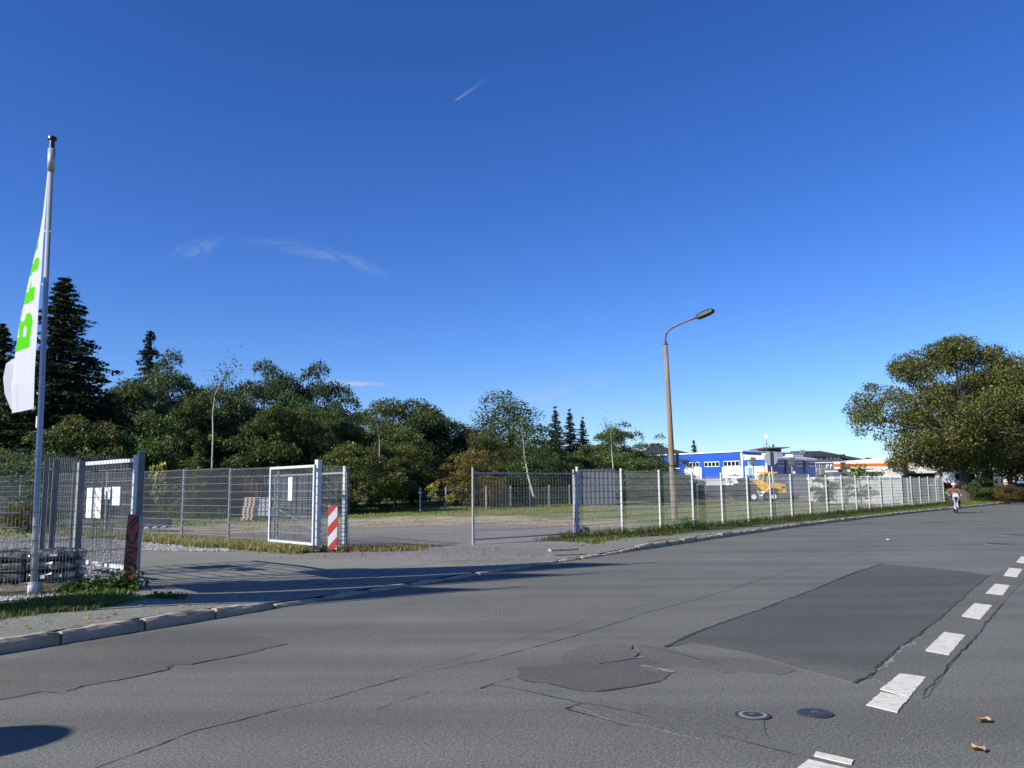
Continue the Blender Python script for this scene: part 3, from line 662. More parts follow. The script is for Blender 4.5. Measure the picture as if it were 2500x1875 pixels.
for z in zz_:
    xr = ip(z, hz_, hx_); xl = ip(z, lz_, lx_); w = (xr-xl)/.31; c1 = (xr-xl)/1.158; p1 = math.sqrt(max(0., (.95*min(1, (z_hi+.02-z)/.5))**2-c1*c1))
    for i in range(NA+1):
        a = i/NA; fold = .035*math.sin(a*9+z*1.1)*w*a+.02*math.sin(a*21-z*2)*w*a
        sag = -.10*a*w*(1 if z < z_lo+.5 else .0)*(1-(z-z_lo)/.5 if z < z_lo+.5 else 0)*0
        yy = .05+a*(p1*.863-c1*.504)+fold*.6; V.append(((FX+xr+(xl-xr)*a)*(1+yy/FY)-FX, yy, z-FZ+sag))
V = np.array(V); a = np.arange(NZ*(NA+1)).reshape(NZ, NA+1)[:, :-1].ravel(); Fq = np.stack([a, a+1, a+NA+2, a+NA+1], 1)
cen = V[Fq].mean(1); mi = []
for c in cen:
    px, py = proj(c[0]+FX, c[1]+FY, c[2]+FZ)
    # account for the fold: look up by fraction across, at the pole's distance
    q = (px/fs, (py-480)/fs); mi.append(1 if any(inp(q, L_) for L_ in LET) and not inp(q, HOLE) else 0)
mat['flag_white'] = None
for nm, cc in (('flag_white', (.56, .57, .62)), ('flag_green', (.1, .52, .02))):
    g = NG(nm+'_cloth'); d = g.n('ShaderNodeBsdfDiffuse'); d.inputs[0].default_value = (*cc, 1); t_ = g.n('ShaderNodeBsdfTranslucent'); t_.inputs[0].default_value = (*cc, 1)
    mx = g.n('ShaderNodeMixShader'); mx.inputs[0].default_value = .35; g.l(d.outputs[0], mx.inputs[1]); g.l(t_.outputs[0], mx.inputs[2]); g.l(mx.outputs[0], g.out.inputs[0]); mat[nm] = g.m
fme = npmesh('banner_cloth', V, Fq, [mat['flag_white'], mat['flag_green']], mi, True)
def banner(label, x, y, z, me):
    t = thing('banner_flag', label, 'flag', (x, y, z), 0, 'banner flags on the flagpoles')
    link('cloth', me, t)
    o = MB(); o.box((-.12, .06, z_lo-FZ-.2), (.045, .03, .17)); o.build('weight', mat['white'], t)
    # turned-back lower corner
    c = MB(); zs = [(z_lo-FZ+a, b) for a, b in ((.06, .02), (.3, .10), (.55, .14), (.78, .12), (.86, .02))]; xl = lambda z: -.375
    vs = []
    for z, e in zs: yy = .72; xo = ip(z+FZ, lz_, lx_); vs += [((FX+xo)*(1+yy/FY)-FX, yy, z), ((FX+xo-e)*(1+(yy+.05)/FY)-FX, yy+.05, z+.02)]
    c.add(vs, [(2*i, 2*i+1, 2*i+3, 2*i+2) for i in range(4)]); c.build('folded_corner', mat['flag_white'], t)
    return t
banner('white banner with big green letters hanging limp from the left flagpole', FX, FY, FZ, fme)
for i, (dx, dy) in enumerate(((-1.45, -2.05), (-2.95, -4.2))):
    x, y = FX+dx, FY+dy
    lab = ('second', 'third')[i]
    dup(fp, (x, y, gz(x, y)), None, lab+' aluminium flagpole of the row, outside the left edge of the picture')
    banner(lab+' white banner of the row, outside the left edge of the picture', x, y, gz(x, y), fme)
# stand-in disc added out of frame, facing the sun to cast the road shadow
t = thing('round_sign', 'added disc on a post casting the round road shadow, outside the picture at bottom left', 'sign', (-6.96, 3.61, 0))
MB().tube([(0, 0, -.1), (0, 0, 2.65)], .03, 10).build('sign_post', mat['galv'], t); MB().disc((.03, -.05, 2.3), .42, (.88, .47, 0), .02, 28).build('sign_disc', mat['galv_white'], t)
# ================================================================ street lamp
g = NG('aged_concrete_pole'); v = g.coord(); n_ = g.noise(v, 40, 4, .7); n2 = g.noise(g.coord((6, 6, .8)), 2, 4, .6)
mat['lamp_concrete'] = g.bsdf(g.mix(1., g.ramp(n2, [(.3, (.15, .115, .075)), (.7, (.26, .205, .14))]), g.ramp(n_, [(.3, .85), (.7, 1.15)]), 'MULTIPLY'), .9, 0, n_, .3, .01, .2)
mat['rust'] = paint('rusty_red_brown_steel', (.16, .07, .06), .7, .2, .35, 12, .4, (.3, .2, .17))
LB = Vector((5.84, 30.04, gz(5.84, 30.04))); t = thing('street_lamp', 'concrete street lamp with a rusty curved arm and a dark lamp head beside the fence', 'street lamp', LB)
MB().tube([(0, 0, -.3), (0, 0, .3), (-.05, 0, 3.5), (-.11, 0, 6.78)], [.125, .12, .1, .075], 20).build('pole', mat['lamp_concrete'], t, smooth=True)
ao = -KN[int(np.searchsorted(KS, sd_k(LB.x, LB.y)[1]))]; ao = Vector((ao[0], ao[1], 0)).normalized()
base = Vector((-.11, 0, 6.76)); arm = [base+ao*a+Vector((0, 0, b)) for a, b in ((0, 0), (0, .3), (.03, .45), (.12, .62), (.3, .76), (.6, .88), (1.0, 1.0), (1.38, 1.07))]
arm = [base+ao*a+Vector((0, 0, b)) for a, b in ((0, 0), (0, .25), (.03, .38), (.12, .5), (.3, .6), (.62, .7), (.95, .79), (1.3, .86))]
MB().tube(arm, .036, 10).build('arm', mat['rust'], t, smooth=True)
MB().tube([base+Vector((0, 0, -.02)), base+Vector((0, 0, .03))], .085, 16).build('collar', mat['dark'], t)
h0 = arm[-1]; hd = (ao*.95+Vector((0, 0, .27))).normalized(); side = Vector((-ao.y, ao.x, 0)); upv = hd.cross(side)*-1
hm = MB(); prof = [(-.05, .07, .05), (.0, .12, .085), (.12, .135, .1), (.45, .14, .1), (.6, .12, .08), (.65, .07, .04)]; vs = []
for a, w, hh in prof:
    for k in range(12):
        th = 2*math.pi*k/12; vs.append(h0+hd*a+side*(w*max(-1, min(1, 1.25*math.cos(th))))+upv*(hh*max(-1, min(1, 1.2*math.sin(th)))))
n = 12; hm.add(vs, [(i*n+k, i*n+(k+1) % n, (i+1)*n+(k+1) % n, (i+1)*n+k) for i in range(5) for k in range(n)]+[tuple(range(n-1, -1, -1)), tuple(5*n+k for k in range(n))])
mat['lamp_black'] = paint('lamp_head_black', (.022, .026, .026), .5, 0, .2, 6)
hd_o = hm.build('lamp_head', mat['lamp_black'], t)
MB().beam(h0+hd*.15-upv*.103, h0+hd*.5-upv*.103, .2, .012, up=tuple(upv)).build('lamp_lens', mat['glass'], hd_o)
MB().tube([(-.035, 0, 2.25), (-.035, 0, 2.29)], .122, 16).build('pole_band', mat['dark'], t)
MB().tube([(-.09, -.06, 2.3), (-.15, -.09, 2.34), (-.09, .1, 2.3)], .012, 5).build('cable_tie', mat['dark'], t)
MB().box((.17, 0, 2.45), (.1, .14, .5)).build('switch_box', mat['black'], t)
MB().box((.16, -.02, 2.17), (.16, .1, .03)).build('box_bracket', mat['white'], t)
# round sign seen from behind
p0 = atY(1895, 1273, 35.4); pt = atY(1881, 1103, 35.4)
t = thing('round_sign', 'round traffic sign seen from its grey back, on a leaning post at the fence', 'sign', p0)
top = pt-p0; MB().tube([(0, 0, -.1), tuple(top)], .033, 10).build('sign_post', mat['galv'], t, smooth=True)
c = atY(1883, 1119, 35.3)-p0; ds = MB(); ds.disc((c.x, c.y+.05, c.z), .305, (-.1, 1, 0), .02, 32); ds.build('sign_disc', paint('grey_sign_back', (.36, .4, .38), .6, 0, .06, 4), t)
MB().box((c.x, c.y+.02, c.z), (.06, .06, .62)).build('sign_bracket', mat['dark'], t)
MB().box((c.x-.2, c.y+.03, c.z-.02), (.07, .006, .06)).build('sticker', mat['white'], t)
# ================================================================ trees
def rot_quads(P0, s, asp, up_bias, rg):
    """leaf quads at P0 with size s, random orientation"""
    n = len(P0); d = rg.normal(size=(n, 3)); d[:, 2] += up_bias; d /= np.linalg.norm(d, axis=1)[:, None]
    r = rg.normal(size=(n, 3)); u = np.cross(d, r); u /= np.linalg.norm(u, axis=1)[:, None]+1e-9; v = np.cross(d, u)
    s = (s*rg.uniform(.4, 1.25, n)*np.where(rg.random(n) < .12, 1.6, 1.))[:, None]
    V = np.stack([P0-u*s*.5, P0+v*s*.5*asp+d*s*.08, P0+u*s*.5, P0-v*s*.5*asp+d*s*.08], 1)
    return V.reshape(-1, 3)
def quads_mesh(name, V, m): return npmesh(name, V, np.arange(len(V)).reshape(-1, 4), m)
def broadleaf(seed, h=10., w=8., base=.15, leaf=.2, n=14000, clumps=70, m='leaf_mid', droop=0., lean=0., sparse=1., cr=(.09, .17), trunk_r=.16, branches=26, shape=1.0, barkm='bark', taper=.0):
    rg = np.random.default_rng(seed); rd = random.Random(seed)
    zb = h*base; ch = (h-zb); cen = []
    for i in range(clumps*6):
        p = rg.normal(size=3); p /= np.linalg.norm(p); rr = rg.uniform(.35, 1.)**.55
        q = p*rr; z = (q[2]+1)/2
        rad = (1-taper*z)
        x, y = q[0]*w/2*rad*.86, q[1]*w/2*rad*.86; zz = zb+ch*(.08+.84*z**shape)
        cen.append((x+lean*zz/h, y, zz))
        if len(cen) >= clumps: break
    cen = np.array(cen); crad = rg.uniform(cr[0], cr[1], len(cen))*min(w, ch)*1.0
    # bumpy outline: lift a few clumps
    cen[:, 2] += rg.normal(size=len(cen))*ch*.025; cen[:, :2] *= 1+rg.normal(size=(len(cen), 1))*.07
    wt = crad**2; idx = rg.choice(len(cen), n, p=wt/wt.sum())
    d = rg.normal(size=(n, 3)); d /= np.linalg.norm(d, axis=1)[:, None]; d[:, 2] = np.where(d[:, 2] < -.3, -d[:, 2]*.6, d[:, 2])
    r = crad[idx]*rg.uniform(.5, 1.12, n)**.45
    P0 = cen[idx]+d*r[:, None]*np.array([1, 1, .75])
    if droop: P0[:, 2] -= droop*rg.random(n)**2*np.clip(np.hypot(P0[:, 0], P0[:, 1])/(w/2), 0, 1)*h*.35
    st = rg.normal(size=(n, 3))*leaf*.5; P0 += st
    V = rot_quads(P0, leaf, .62, .7, rg); cm = quads_mesh('crown', V, mat[m])
    t = MB(); pts = [(0, 0, -.3), (lean*.1, 0, zb*.6), (lean*.4+rd.uniform(-.1, .1), rd.uniform(-.1, .1), zb+ch*.3), (lean*.75, 0, zb+ch*.62)]
    t.tube(pts, [trunk_r*1.25, trunk_r, trunk_r*.7, trunk_r*.3], 8)
    for k in range(branches):
        c = cen[rd.randrange(len(cen))]; f = rd.uniform(.1, .6); s0 = Vector((lean*f, 0, zb*.8+ch*f*.7))
        if c[2] < s0.z: s0.z = max(zb*.5, c[2]-.12*ch)
        e = Vector(c); mid = s0.lerp(e, .5)+Vector((rd.uniform(-.2, .2), rd.uniform(-.2, .2), rd.uniform(0, .06)*h)); r0 = trunk_r*rd.uniform(.22, .42)
        t.tube([s0, mid, e], [r0, r0*.6, r0*.2], 5, False)
    return cm, t.mesh('trunk', mat[barkm])
def conifer(seed, h=12., w=5., base=.05, n=9000, whorls=26, m='needle', droop=.28, leaf=.2, trunk_r=.18):
    rg = np.random.default_rng(seed); Ps = []
    for k in range(whorls):
        t = (k+rg.random())/whorls; z = h*(base+(1-base)*t**.95); rad = (w/2*((1-t)**.8)*rg.uniform(.78, 1.12)+.1)
        nb = int(7+8*(1-t)+rg.integers(0, 3))
        for b in range(nb):
            a = rg.uniform(0, 2*math.pi); L = rad*rg.uniform(.6, 1.15); nn = int(n/(whorls*10)*(.35+1.5*(1-t)))
            u = rg.random(nn)**.75*L; lat = rg.normal(size=nn)*(.05+.16*L*(1-u/L*.7)); z1 = z+rg.normal()*h/whorls*.6
            zz = z1-droop*u*(.4+.6*u/max(rad, .3))+.12*u*np.clip(u/L-.8, 0, 1)*2-np.abs(rg.normal(size=nn))*(h/whorls*.45)*(1.15-t)
            Ps.append(np.stack([np.cos(a)*u-np.sin(a)*lat, np.sin(a)*u+np.cos(a)*lat, zz], 1))
    tt = rg.random(n//12)**.7; zc = h*(base+(1-base)*tt); ac = rg.uniform(0, 6.28, n//12); rc = w/2*(1-tt)**.9*.45*rg.random(n//12)
    Ps.append(np.stack([np.cos(ac)*rc, np.sin(ac)*rc, zc], 1))
    P0 = np.concatenate(Ps); V = rot_quads(P0, leaf, .38, .35, rg); cm = quads_mesh('crown', V, mat[m])
    t = MB(); t.tube([(0, 0, -.3), (0, 0, h*.5), (0, 0, h*.99)], [trunk_r, trunk_r*.55, .015], 8)
    return cm, t.mesh('trunk', mat['bark'])
TM = {}
TM['round'] = (broadleaf(1, 10, 8, .02, .19, 27000, 50, 'leaf_mid', cr=(.09, .19)), 10, 8)
TM['oak'] = (broadleaf(2, 10, 8, .03, .19, 27000, 42, 'leaf_dark', cr=(.1, .19)), 10, 8)
TM['ash'] = (broadleaf(3, 10, 8, .05, .18, 27000, 40, 'leaf_blue', cr=(.1, .19), branches=34), 10, 8)
TM['tall'] = (broadleaf(4, 10, 5.5, .02, .17, 24000, 46, 'leaf_mid', cr=(.1, .2), taper=.25), 10, 5.5)
TM['oak2'] = (broadleaf(5, 10, 8, .04, .18, 24000, 90, 'leaf_oak', cr=(.08, .15)), 10, 8)
TM['bush'] = (broadleaf(6, 5, 6, -.05, .14, 17000, 48, 'leaf_oak', cr=(.09, .16), trunk_r=.05), 5, 6)
TM['bush2'] = (broadleaf(7, 5, 5, -.05, .14, 15000, 40, 'leaf_mid', cr=(.1, .18), trunk_r=.05), 5, 5)
TM['brown'] = (broadleaf(8, 5, 5, -.05, .15, 12000, 70, 'leaf_brown', cr=(.1, .18), trunk_r=.05), 5, 5)
TM['willow'] = (broadleaf(9, 10, 7, .0, .16, 26000, 90, 'leaf_dark', droop=.9, cr=(.09, .15)), 10, 7)
TM['sparse'] = (broadleaf(10, 6, 4.5, .0, .14, 5200, 40, 'leaf_blue', cr=(.09, .15), trunk_r=.06, branches=90), 6, 4.5)
TM['birch'] = (broadleaf(12, 10, 3.2, .1, .13, 4200, 44, 'leaf_mid', cr=(.12, .2), trunk_r=.05, branches=90, lean=.9, barkm='bark_birch'), 10, 3.2)
TM['spruce'] = (conifer(20, 14, 6.4, .02, 42000, 44, leaf=.2), 14, 6.4)
TM['spruce2'] = (conifer(21, 10, 3.4, .02, 16000, 34, leaf=.16), 10, 3.4)
TM['bluespruce'] = (conifer(22, 8, 2.8, .0, 14000, 28, 'needle_blue', .1, .15), 8, 2.8)
TM['larch'] = (conifer(23, 6, 4.4, .0, 9000, 20, 'leaf_mid', .2, .14), 6, 4.4)
TM['sapling'] = (broadleaf(13, 2.2, 1.3, .25, .16, 240, 16, 'leaf_yellow', cr=(.16, .25), trunk_r=.015, branches=8), 2.2, 1.3)
TM['fresh'] = (broadleaf(14, 3, 1.9, .1, .13, 1500, 26, 'leaf_fresh', cr=(.12, .2), trunk_r=.03, branches=16), 3, 1.9)
TM['weed'] = (broadleaf(15, .9, 1.3, -.1, .085, 700, 26, 'leaf_fresh', cr=(.12, .2), trunk_r=.01, branches=6), .9, 1.3)
TD = {}
for k_, v_ in TM.items():
    co = np.empty(len(v_[0][0].vertices)*3, dtype=np.float32); v_[0][0].vertices.foreach_get('co', co); co = co.reshape(-1, 3)
    TD[k_] = (float(np.percentile(co[:, 2], 99.7 if v_[1] > 5 else 99)), 2*float(np.percentile(np.abs(co[:, 0]), 96.5)))
def tree(kind, px, Y, py, wpx, lab, cat='tree', name=None, grp=None, rz=None, base=None, crown_only=False):
    (cm, tm) = TM[kind][0]; mh, mw = TD[kind]; g0 = atY(px, 1190, Y); z = gz(g0.x, Y) if base is None else base
    top = atY(px, py, Y).z; D = Y; h = top-z; w = wpx/F*math.hypot(Y, 0)
    t = thing(name or {'spruce': 'spruce_tree', 'spruce2': 'spruce_tree', 'bluespruce': 'spruce_tree', 'larch': 'larch_tree', 'birch': 'birch_tree', 'bush': 'bush', 'bush2': 'bush', 'brown': 'bush', 'sparse': 'shrub', 'sapling': 'sapling', 'weed': 'weed_plant', 'fresh': 'sapling', 'willow': 'tree'}.get(kind, 'broadleaf_tree'), lab, cat, (g0.x, Y, z), rng.uniform(0, 6.28) if rz is None else rz, grp)
    t.scale = (w/mw, w/mw, h/mh); link('crown', cm, t); link('trunk', tm, t); return t
G1 = 'trees beyond the lot'; G2 = 'bushes along the far edge of the lot'
for a in [
 ('spruce', 128, 47, 690, 300, 'tall dark spruce directly behind the white banner, tallest tree at the left', 'tree', None, G1),
 ('spruce', -20, 50, 800, 200, 'dark spruce cut by the left edge of the picture', 'tree', None, G1),
 ('round', 205, 56, 905, 200, 'rounded green tree right of the tall dark spruce', 'tree', None, G1),
 ('spruce2', 350, 64, 815, 135, 'slim pointed spruce standing between two rounded trees at the left', 'tree', None, G1),
 ('ash', 405, 60, 865, 185, 'rounded green tree just right of the slim spruce', 'tree', None, G1),
 ('tall', 300, 54, 930, 150, 'green tree in front of the slim spruce', 'tree', None, G1),
 ('oak', 110, 52, 935, 240, 'broad dark tree at the foot of the tall spruce', 'tree', None, G1),
 ('oak', -20, 48, 960, 210, 'dark bushy tree behind the lower end of the banner', 'tree', None, G1),
 ('oak', 480, 58, 945, 180, 'dark green tree left of the bare birch stem', 'tree', None, G1),
 ('ash', 640, 66, 888, 210, 'tall airy ash tree with upright crown, left of the contrail cloud', 'tree', None, G1),
 ('ash', 770, 68, 892, 200, 'tall airy ash tree, right one of the high pair', 'tree', None, G1),
 ('ash', 815, 64, 985, 130, 'low shoulder tree right under the high ash pair', 'tree', None, G1),
 ('ash', 700, 62, 960, 180, 'ash tree filling the gap below the high pair', 'tree', None, G1),
 ('oak2', 905, 66, 985, 150, 'turning green tree above the big round bush', 'tree', None, G1),
 ('oak', 1005, 68, 976, 190, 'broad dark tree in the middle of the tree line', 'tree', None, G1),
 ('oak2', 965, 60, 1030, 130, 'brownish oak in front of the broad dark middle tree', 'tree', None, G1),
 ('oak', 1085, 70, 1030, 120, 'dark lower tree beside the gap in the middle of the tree line', 'tree', None, G1),
 ('oak2', 1050, 72, 1010, 100, 'small green tree top between dark middle trees', 'tree', None, G1),
 ('oak', 1130, 76, 1048, 110, 'dark low tree in the dip of the tree line', 'tree', None, G1),
 ('willow', 1245, 70, 966, 205, 'drooping grey green tree, highest of the middle right', 'tree', None, G1),
 ('oak2', 1185, 64, 1060, 120, 'green tree left of the drooping tree', 'tree', None, G1),
 ('willow', 1300, 62, 1080, 130, 'brownish drooping tree around the leaning birch stem', 'tree', None, G1),
 ('bluespruce', 1359, 88, 1001, 62, 'left of three pointed spruces in a row', 'tree', None, 'three pointed spruces'),
 ('bluespruce', 1394, 90, 1007, 62, 'middle of three pointed spruces in a row', 'tree', None, 'three pointed spruces'),
 ('bluespruce', 1425, 92, 1026, 56, 'right and smallest of three pointed spruces in a row', 'tree', None, 'three pointed spruces'),
 ('round', 1340, 76, 1075, 130, 'green tree below the left pointed spruce', 'tree', None, G1),
 ('round', 1425, 80, 1088, 120, 'green tree below the right pointed spruce', 'tree', None, G1),
 ('tall', 1500, 80, 1046, 120, 'green tree right of the three pointed spruces', 'tree', None, G1),
 ('sparse', 1535, 78, 1030, 110, 'grey green airy tree top left of the street lamp', 'tree', 'broadleaf_tree', G1),
 ('round', 1560, 76, 1085, 110, 'green tree left of the lamp pole', 'tree', None, G1),
 ('sparse', 1600, 74, 1062, 90, 'thin see-through tree touching the lamp pole', 'tree', 'broadleaf_tree', G1),
 ('spruce2', 1698, 135, 1076, 34, 'small lone spruce above the blue hall roof', 'tree', None, None),
 ('spruce2', 1893, 125, 1086, 26, 'tiny spruce top behind the hall by the antenna', 'tree', None, None),
 ('oak', 560, 60, 985, 160, 'dark tree behind the slender birch', 'tree', None, G1),
 ('larch', 480, 44, 1078, 160, 'light green feathery larch behind the left fence', 'tree', None, None),
 ('bush2', 60, 42, 1070, 200, 'olive bush at far left behind the yard fence', 'bush', None, G2),
 ('bush', 190, 44, 1030, 190, 'olive bush left of the open sign gate', 'bush', None, G2),
 ('bush2', 330, 46, 1020, 200, 'dark bush above the left fence post', 'bush', None, G2),
 ('bush', 400, 50, 985, 170, 'tall bush left of the feathery larch', 'bush', None, G2),
 ('bush2', 600, 50, 1035, 210, 'dark olive bush above the containers', 'bush', None, G2),
 ('bush', 700, 52, 1010, 190, 'olive bush behind the framed gate leaf', 'bush', None, G2),
 ('bush2', 760, 54, 1060, 130, 'small bush left of the big round bush', 'bush', None, G2),
 ('bush', 868, 50, 1088, 190, 'big round olive bush at the left end of the lot', 'bush', None, G2),
 ('bush', 945, 52, 1120, 110, 'lower right side bush next to the big round bush', 'bush', None, G2),
 ('brown', 1150, 58, 1105, 120, 'brown autumn bush in the middle beyond the lot', 'bush', None, G2),
 ('brown', 1195, 56, 1165, 90, 'low brown bush at the foot of the autumn bush', 'bush', None, G2),
 ('bush2', 1240, 64, 1120, 130, 'dark bush behind the far gate leaf', 'bush', None, G2),
 ('bush', 1330, 66, 1120, 140, 'olive bush right of the leaning birch', 'bush', None, G2),
 ('bush2', 1385, 68, 1135, 100, 'bush left of the far gate post', 'bush', None, G2),
 ('bush', 1450, 72, 1120, 130, 'bush above the dark corrugated container', 'bush', None, G2),
 ('bush2', 1530, 70, 1110, 120, 'dark green bush behind the fence left of the lamp', 'bush', None, G2),
 ('bush2', 1590, 68, 1150, 90, 'dark bush right behind the lamp pole', 'bush', None, G2),
 ('sparse', 1655, 64, 1108, 110, 'airy grey green shrub in front of the blue hall', 'bush', None, None),
 ('bush2', 1610, 60, 1170, 110, 'low dull bush at the foot of the airy shrub', 'bush', None, None),
 ('sparse', 1800, 74, 1158, 70, 'small shrub before the middle roller door', 'bush', None, 'small shrubs before the hall'),
 ('sparse', 1845, 74, 1152, 50, 'small shrub left of the yellow loader cab', 'bush', None, 'small shrubs before the hall'),
 ('bush2', 2010, 62, 1160, 60, 'dark bush left of the concrete store', 'bush', None, None),
 ('fresh', 2100, 55, 1134, 85, 'young fresh green tree in front of the concrete store', 'tree', None, None),
 ('sapling', 1058, 50, 1178, 34, 'yellow sapling before the dark trees beyond the lot', 'tree', None, None),
 ('sapling', 1098, 50, 1205, 22, 'small yellow sapling right of the taller yellow one', 'tree', None, None),
 ('fresh', 75, 30, 1128, 100, 'young leafy tree behind the flagpole in the yard', 'tree', None, None),
 ('sapling', 385, 29, 1130, 34, 'yellow green young tree above the left fence', 'tree', None, None),
 ('brown', 75, 29, 1235, 110, 'low brownish shrub in the yard behind the sacks', 'bush', None, None),
 ('weed', 1672, 29.5, 1262, 62, 'leafy green weed clump just right of the lamp foot', 'plant', None, None),
 ('weed', 1422, 24.6, 1283, 24, 'weeds growing at the first white fence post', 'plant', None, None),
 ('weed', 2095, 46, 1236, 24, 'leafy weed at the fence foot below the young tree', 'plant', None, None),
 ('weed', 2040, 43, 1243, 34, 'low leafy weeds at the fence foot right of the round sign', 'plant', None, None),
 ('tall', 250, 50, 965, 110, 'narrow green tree right of the banner, before the rounded tree', 'tree', None, G1),
 ('tall', 445, 49, 972, 100, 'narrow light green tree left of the thin bent birch', 'tree', None, G1),
 ('round', 590, 52, 968, 140, 'green tree right of the thin bent birch', 'tree', None, G1),
 ('tall', 665, 51, 985, 110, 'narrow green tree above the framed gate leaf', 'tree', None, G1),
 ('tall', 800, 56, 1005, 100, 'narrow green tree left of the big round bush', 'tree', None, G1),
 ('bush2', 1010, 62, 1125, 150, 'dark undergrowth bush in the middle gap of the trees', 'bush', None, G2),
 ('bush', 1075, 64, 1140, 120, 'dark undergrowth bush behind the yellow saplings', 'bush', None, G2),
 ('bush2', 820, 60, 1100, 150, 'bush behind the big round bush at its left', 'bush', None, G2),
 ('oak', 880, 90, 1060, 200, 'distant dark tree behind the big round bush', 'tree', None, G1),
 ('oak', 1040, 95, 1065, 220, 'distant dark tree behind the middle gap', 'tree', None, G1),
 ('oak', 1190, 98, 1085, 220, 'distant dark tree behind the autumn bush', 'tree', None, G1),
 ('oak', 1340, 100, 1095, 240, 'distant dark tree behind the left pointed spruce', 'tree', None, G1),
 ('oak', 1480, 102, 1090, 220, 'distant dark tree behind the trees left of the lamp', 'tree', None, G1),
 ('oak', 30, 80, 1000, 320, 'distant dark tree behind the far left trees', 'tree', None, G1),
 ('oak', 260, 82, 985, 320, 'distant dark tree behind the slim spruce', 'tree', None, G1),
 ('oak', 520, 84, 1000, 320, 'distant dark tree behind the slender birch', 'tree', None, G1),
 ('oak', 730, 86, 1010, 300, 'distant dark tree behind the high ash pair', 'tree', None, G1),
 ('oak', 2340, 92, 1100, 140, 'dark tree far behind the big lime trees', 'tree', None, None),
 ('bush2', 2275, 84, 1165, 70, 'dark hedge bush behind the fence end', 'bush', None, None),
 ('bush2', 2400, 70.5, 1165, 74, 'dark shrub between the trunks of the lime trees', 'bush', None, None),
 ('brown', 2460, 66, 1184, 60, 'low reddish hedge at the right edge', 'bush', None, None),
 ('willow', 2560, 78, 960, 160, 'reddish tree cut by the right edge of the picture', 'tree', None, None),
]: tree(*a)
# leaning birch stems
def stem(name, lab, pts, Y, r):
    P_ = [atY(a, b, Y) for a, b in pts]; o = P_[0]; t = thing(name, lab, 'tree', o)
    MB().tube([tuple(p-o) for p in P_], [r*(1-.75*i/(len(P_)-1)) for i in range(len(P_))], 6).build('trunk', mat['bark_birch'], t)
    rg = np.random.default_rng(int(Y*7)); pp = []; TW = MB()
    for i in range(600):
        k = rg.integers(len(P_)//2, len(P_)); c = P_[k]-o; pp.append(np.array(c)+rg.normal(size=3)*(.42, .42, .42)-np.array((0, 0, .25)))
    for i in range(26):
        c = pp[i*13]; k = min(len(P_)-1, len(P_)//2+i % (len(P_)-len(P_)//2)); TW.tube([tuple(P_[k]-o-Vector((0, 0, .3))), tuple(c)], [.012, .004], 3, False)
    TW.build('twigs', mat['bark'], t)
    quads = rot_quads(np.array(pp), .12, .6, .5, rg); link('crown', quads_mesh('crown', quads, mat['leaf_mid']), t)
stem('birch_tree', 'white birch stem leaning left before the brownish drooping tree', [(1303, 1212), (1290, 1165), (1280, 1110), (1276, 1050), (1270, 1020)], 56, .075)
stem('birch_tree', 'thin pale birch stem in front of the trees left of the lamp', [(1497, 1145), (1494, 1105), (1492, 1070), (1487, 1040)], 68, .05)
stem('birch_tree', 'thin pale bent stem above the left trees, bare at the top', [(517, 1150), (520, 1060), (519, 1010), (526, 960), (545, 925), (558, 895)], 46, .05)
stem('birch_tree', 'thin pale forked stem left of the big round bush', [(925, 1130), (927, 1080), (922, 1040), (912, 1015)], 52, .035)
mat['leaf_lime'] = leafmat('lime_foliage', [(.024, .04, .011), (.046, .068, .017), (.085, .11, .025), (.135, .145, .034), (.23, .2, .052)], .3)
# the big lime trees at the right
def lime(seed, h, w, n, clumps, m):
    rg = np.random.default_rng(seed); rd = random.Random(seed); t = MB()
    t.tube([(0, 0, -.4), (0, 0, .3), (.05, 0, 1.4), (0, 0, 2.9)], [.75, .56, .5, .46], 12)
    cen = []
    for i in range(clumps):
        a = rg.uniform(0, 6.283); u = rg.random(); z = .08+.92*u; prof = float(np.interp(z, [0, .2, .4, .55, .7, .85, 1.], [.3, .62, .92, 1., .84, .58, .2])); lob = 1+.11*math.sin(a*3+seed)+.09*math.sin(a*5+z*6); rad = prof*lob*w/2*rg.uniform(.06, 1.)**.5
        cen.append((math.cos(a)*rad, math.sin(a)*rad, 2.4+(h-3.2)*z*(1-.04*(rad/(w/2))**2)))
    cen = np.array(cen)
    for i in range(clumps):
        c = Vector(cen[i]); s0 = Vector((rd.uniform(-.2, .2), rd.uniform(-.2, .2), min(2.4+rd.uniform(0, .45)*h*.6, max(2.2, c.z-.6))))
        mid = s0.lerp(c, .45)+Vector((0, 0, rd.uniform(.3, 1.2))); r0 = rd.uniform(.09, .2)
        if i % 4 == 0: t.tube([s0, mid, c], [r0, r0*.6, r0*.15], 6, False)
    cr = rg.uniform(.6, 1.6, clumps); wt = cr**2; idx = rg.choice(clumps, n, p=wt/wt.sum())
    d = rg.normal(size=(n, 3)); d /= np.linalg.norm(d, axis=1)[:, None]; r = cr[idx]*rg.uniform(.25, 1.1, n)**.5
    P0 = cen[idx]+d*r[:, None]*np.array([1.12, 1.12, .62]); P0[:, 2] -= .18*np.abs(rg.normal(size=n))
    return quads_mesh('crown', rot_quads(P0, .17, .7, .6, rg), mat[m]), t.mesh('trunk', mat['bark'])
LM1 = lime(31, 14.6, 18.5, 112000, 205, 'leaf_lime'); LM2 = lime(33, 13.5, 15, 66000, 140, 'leaf_lime')
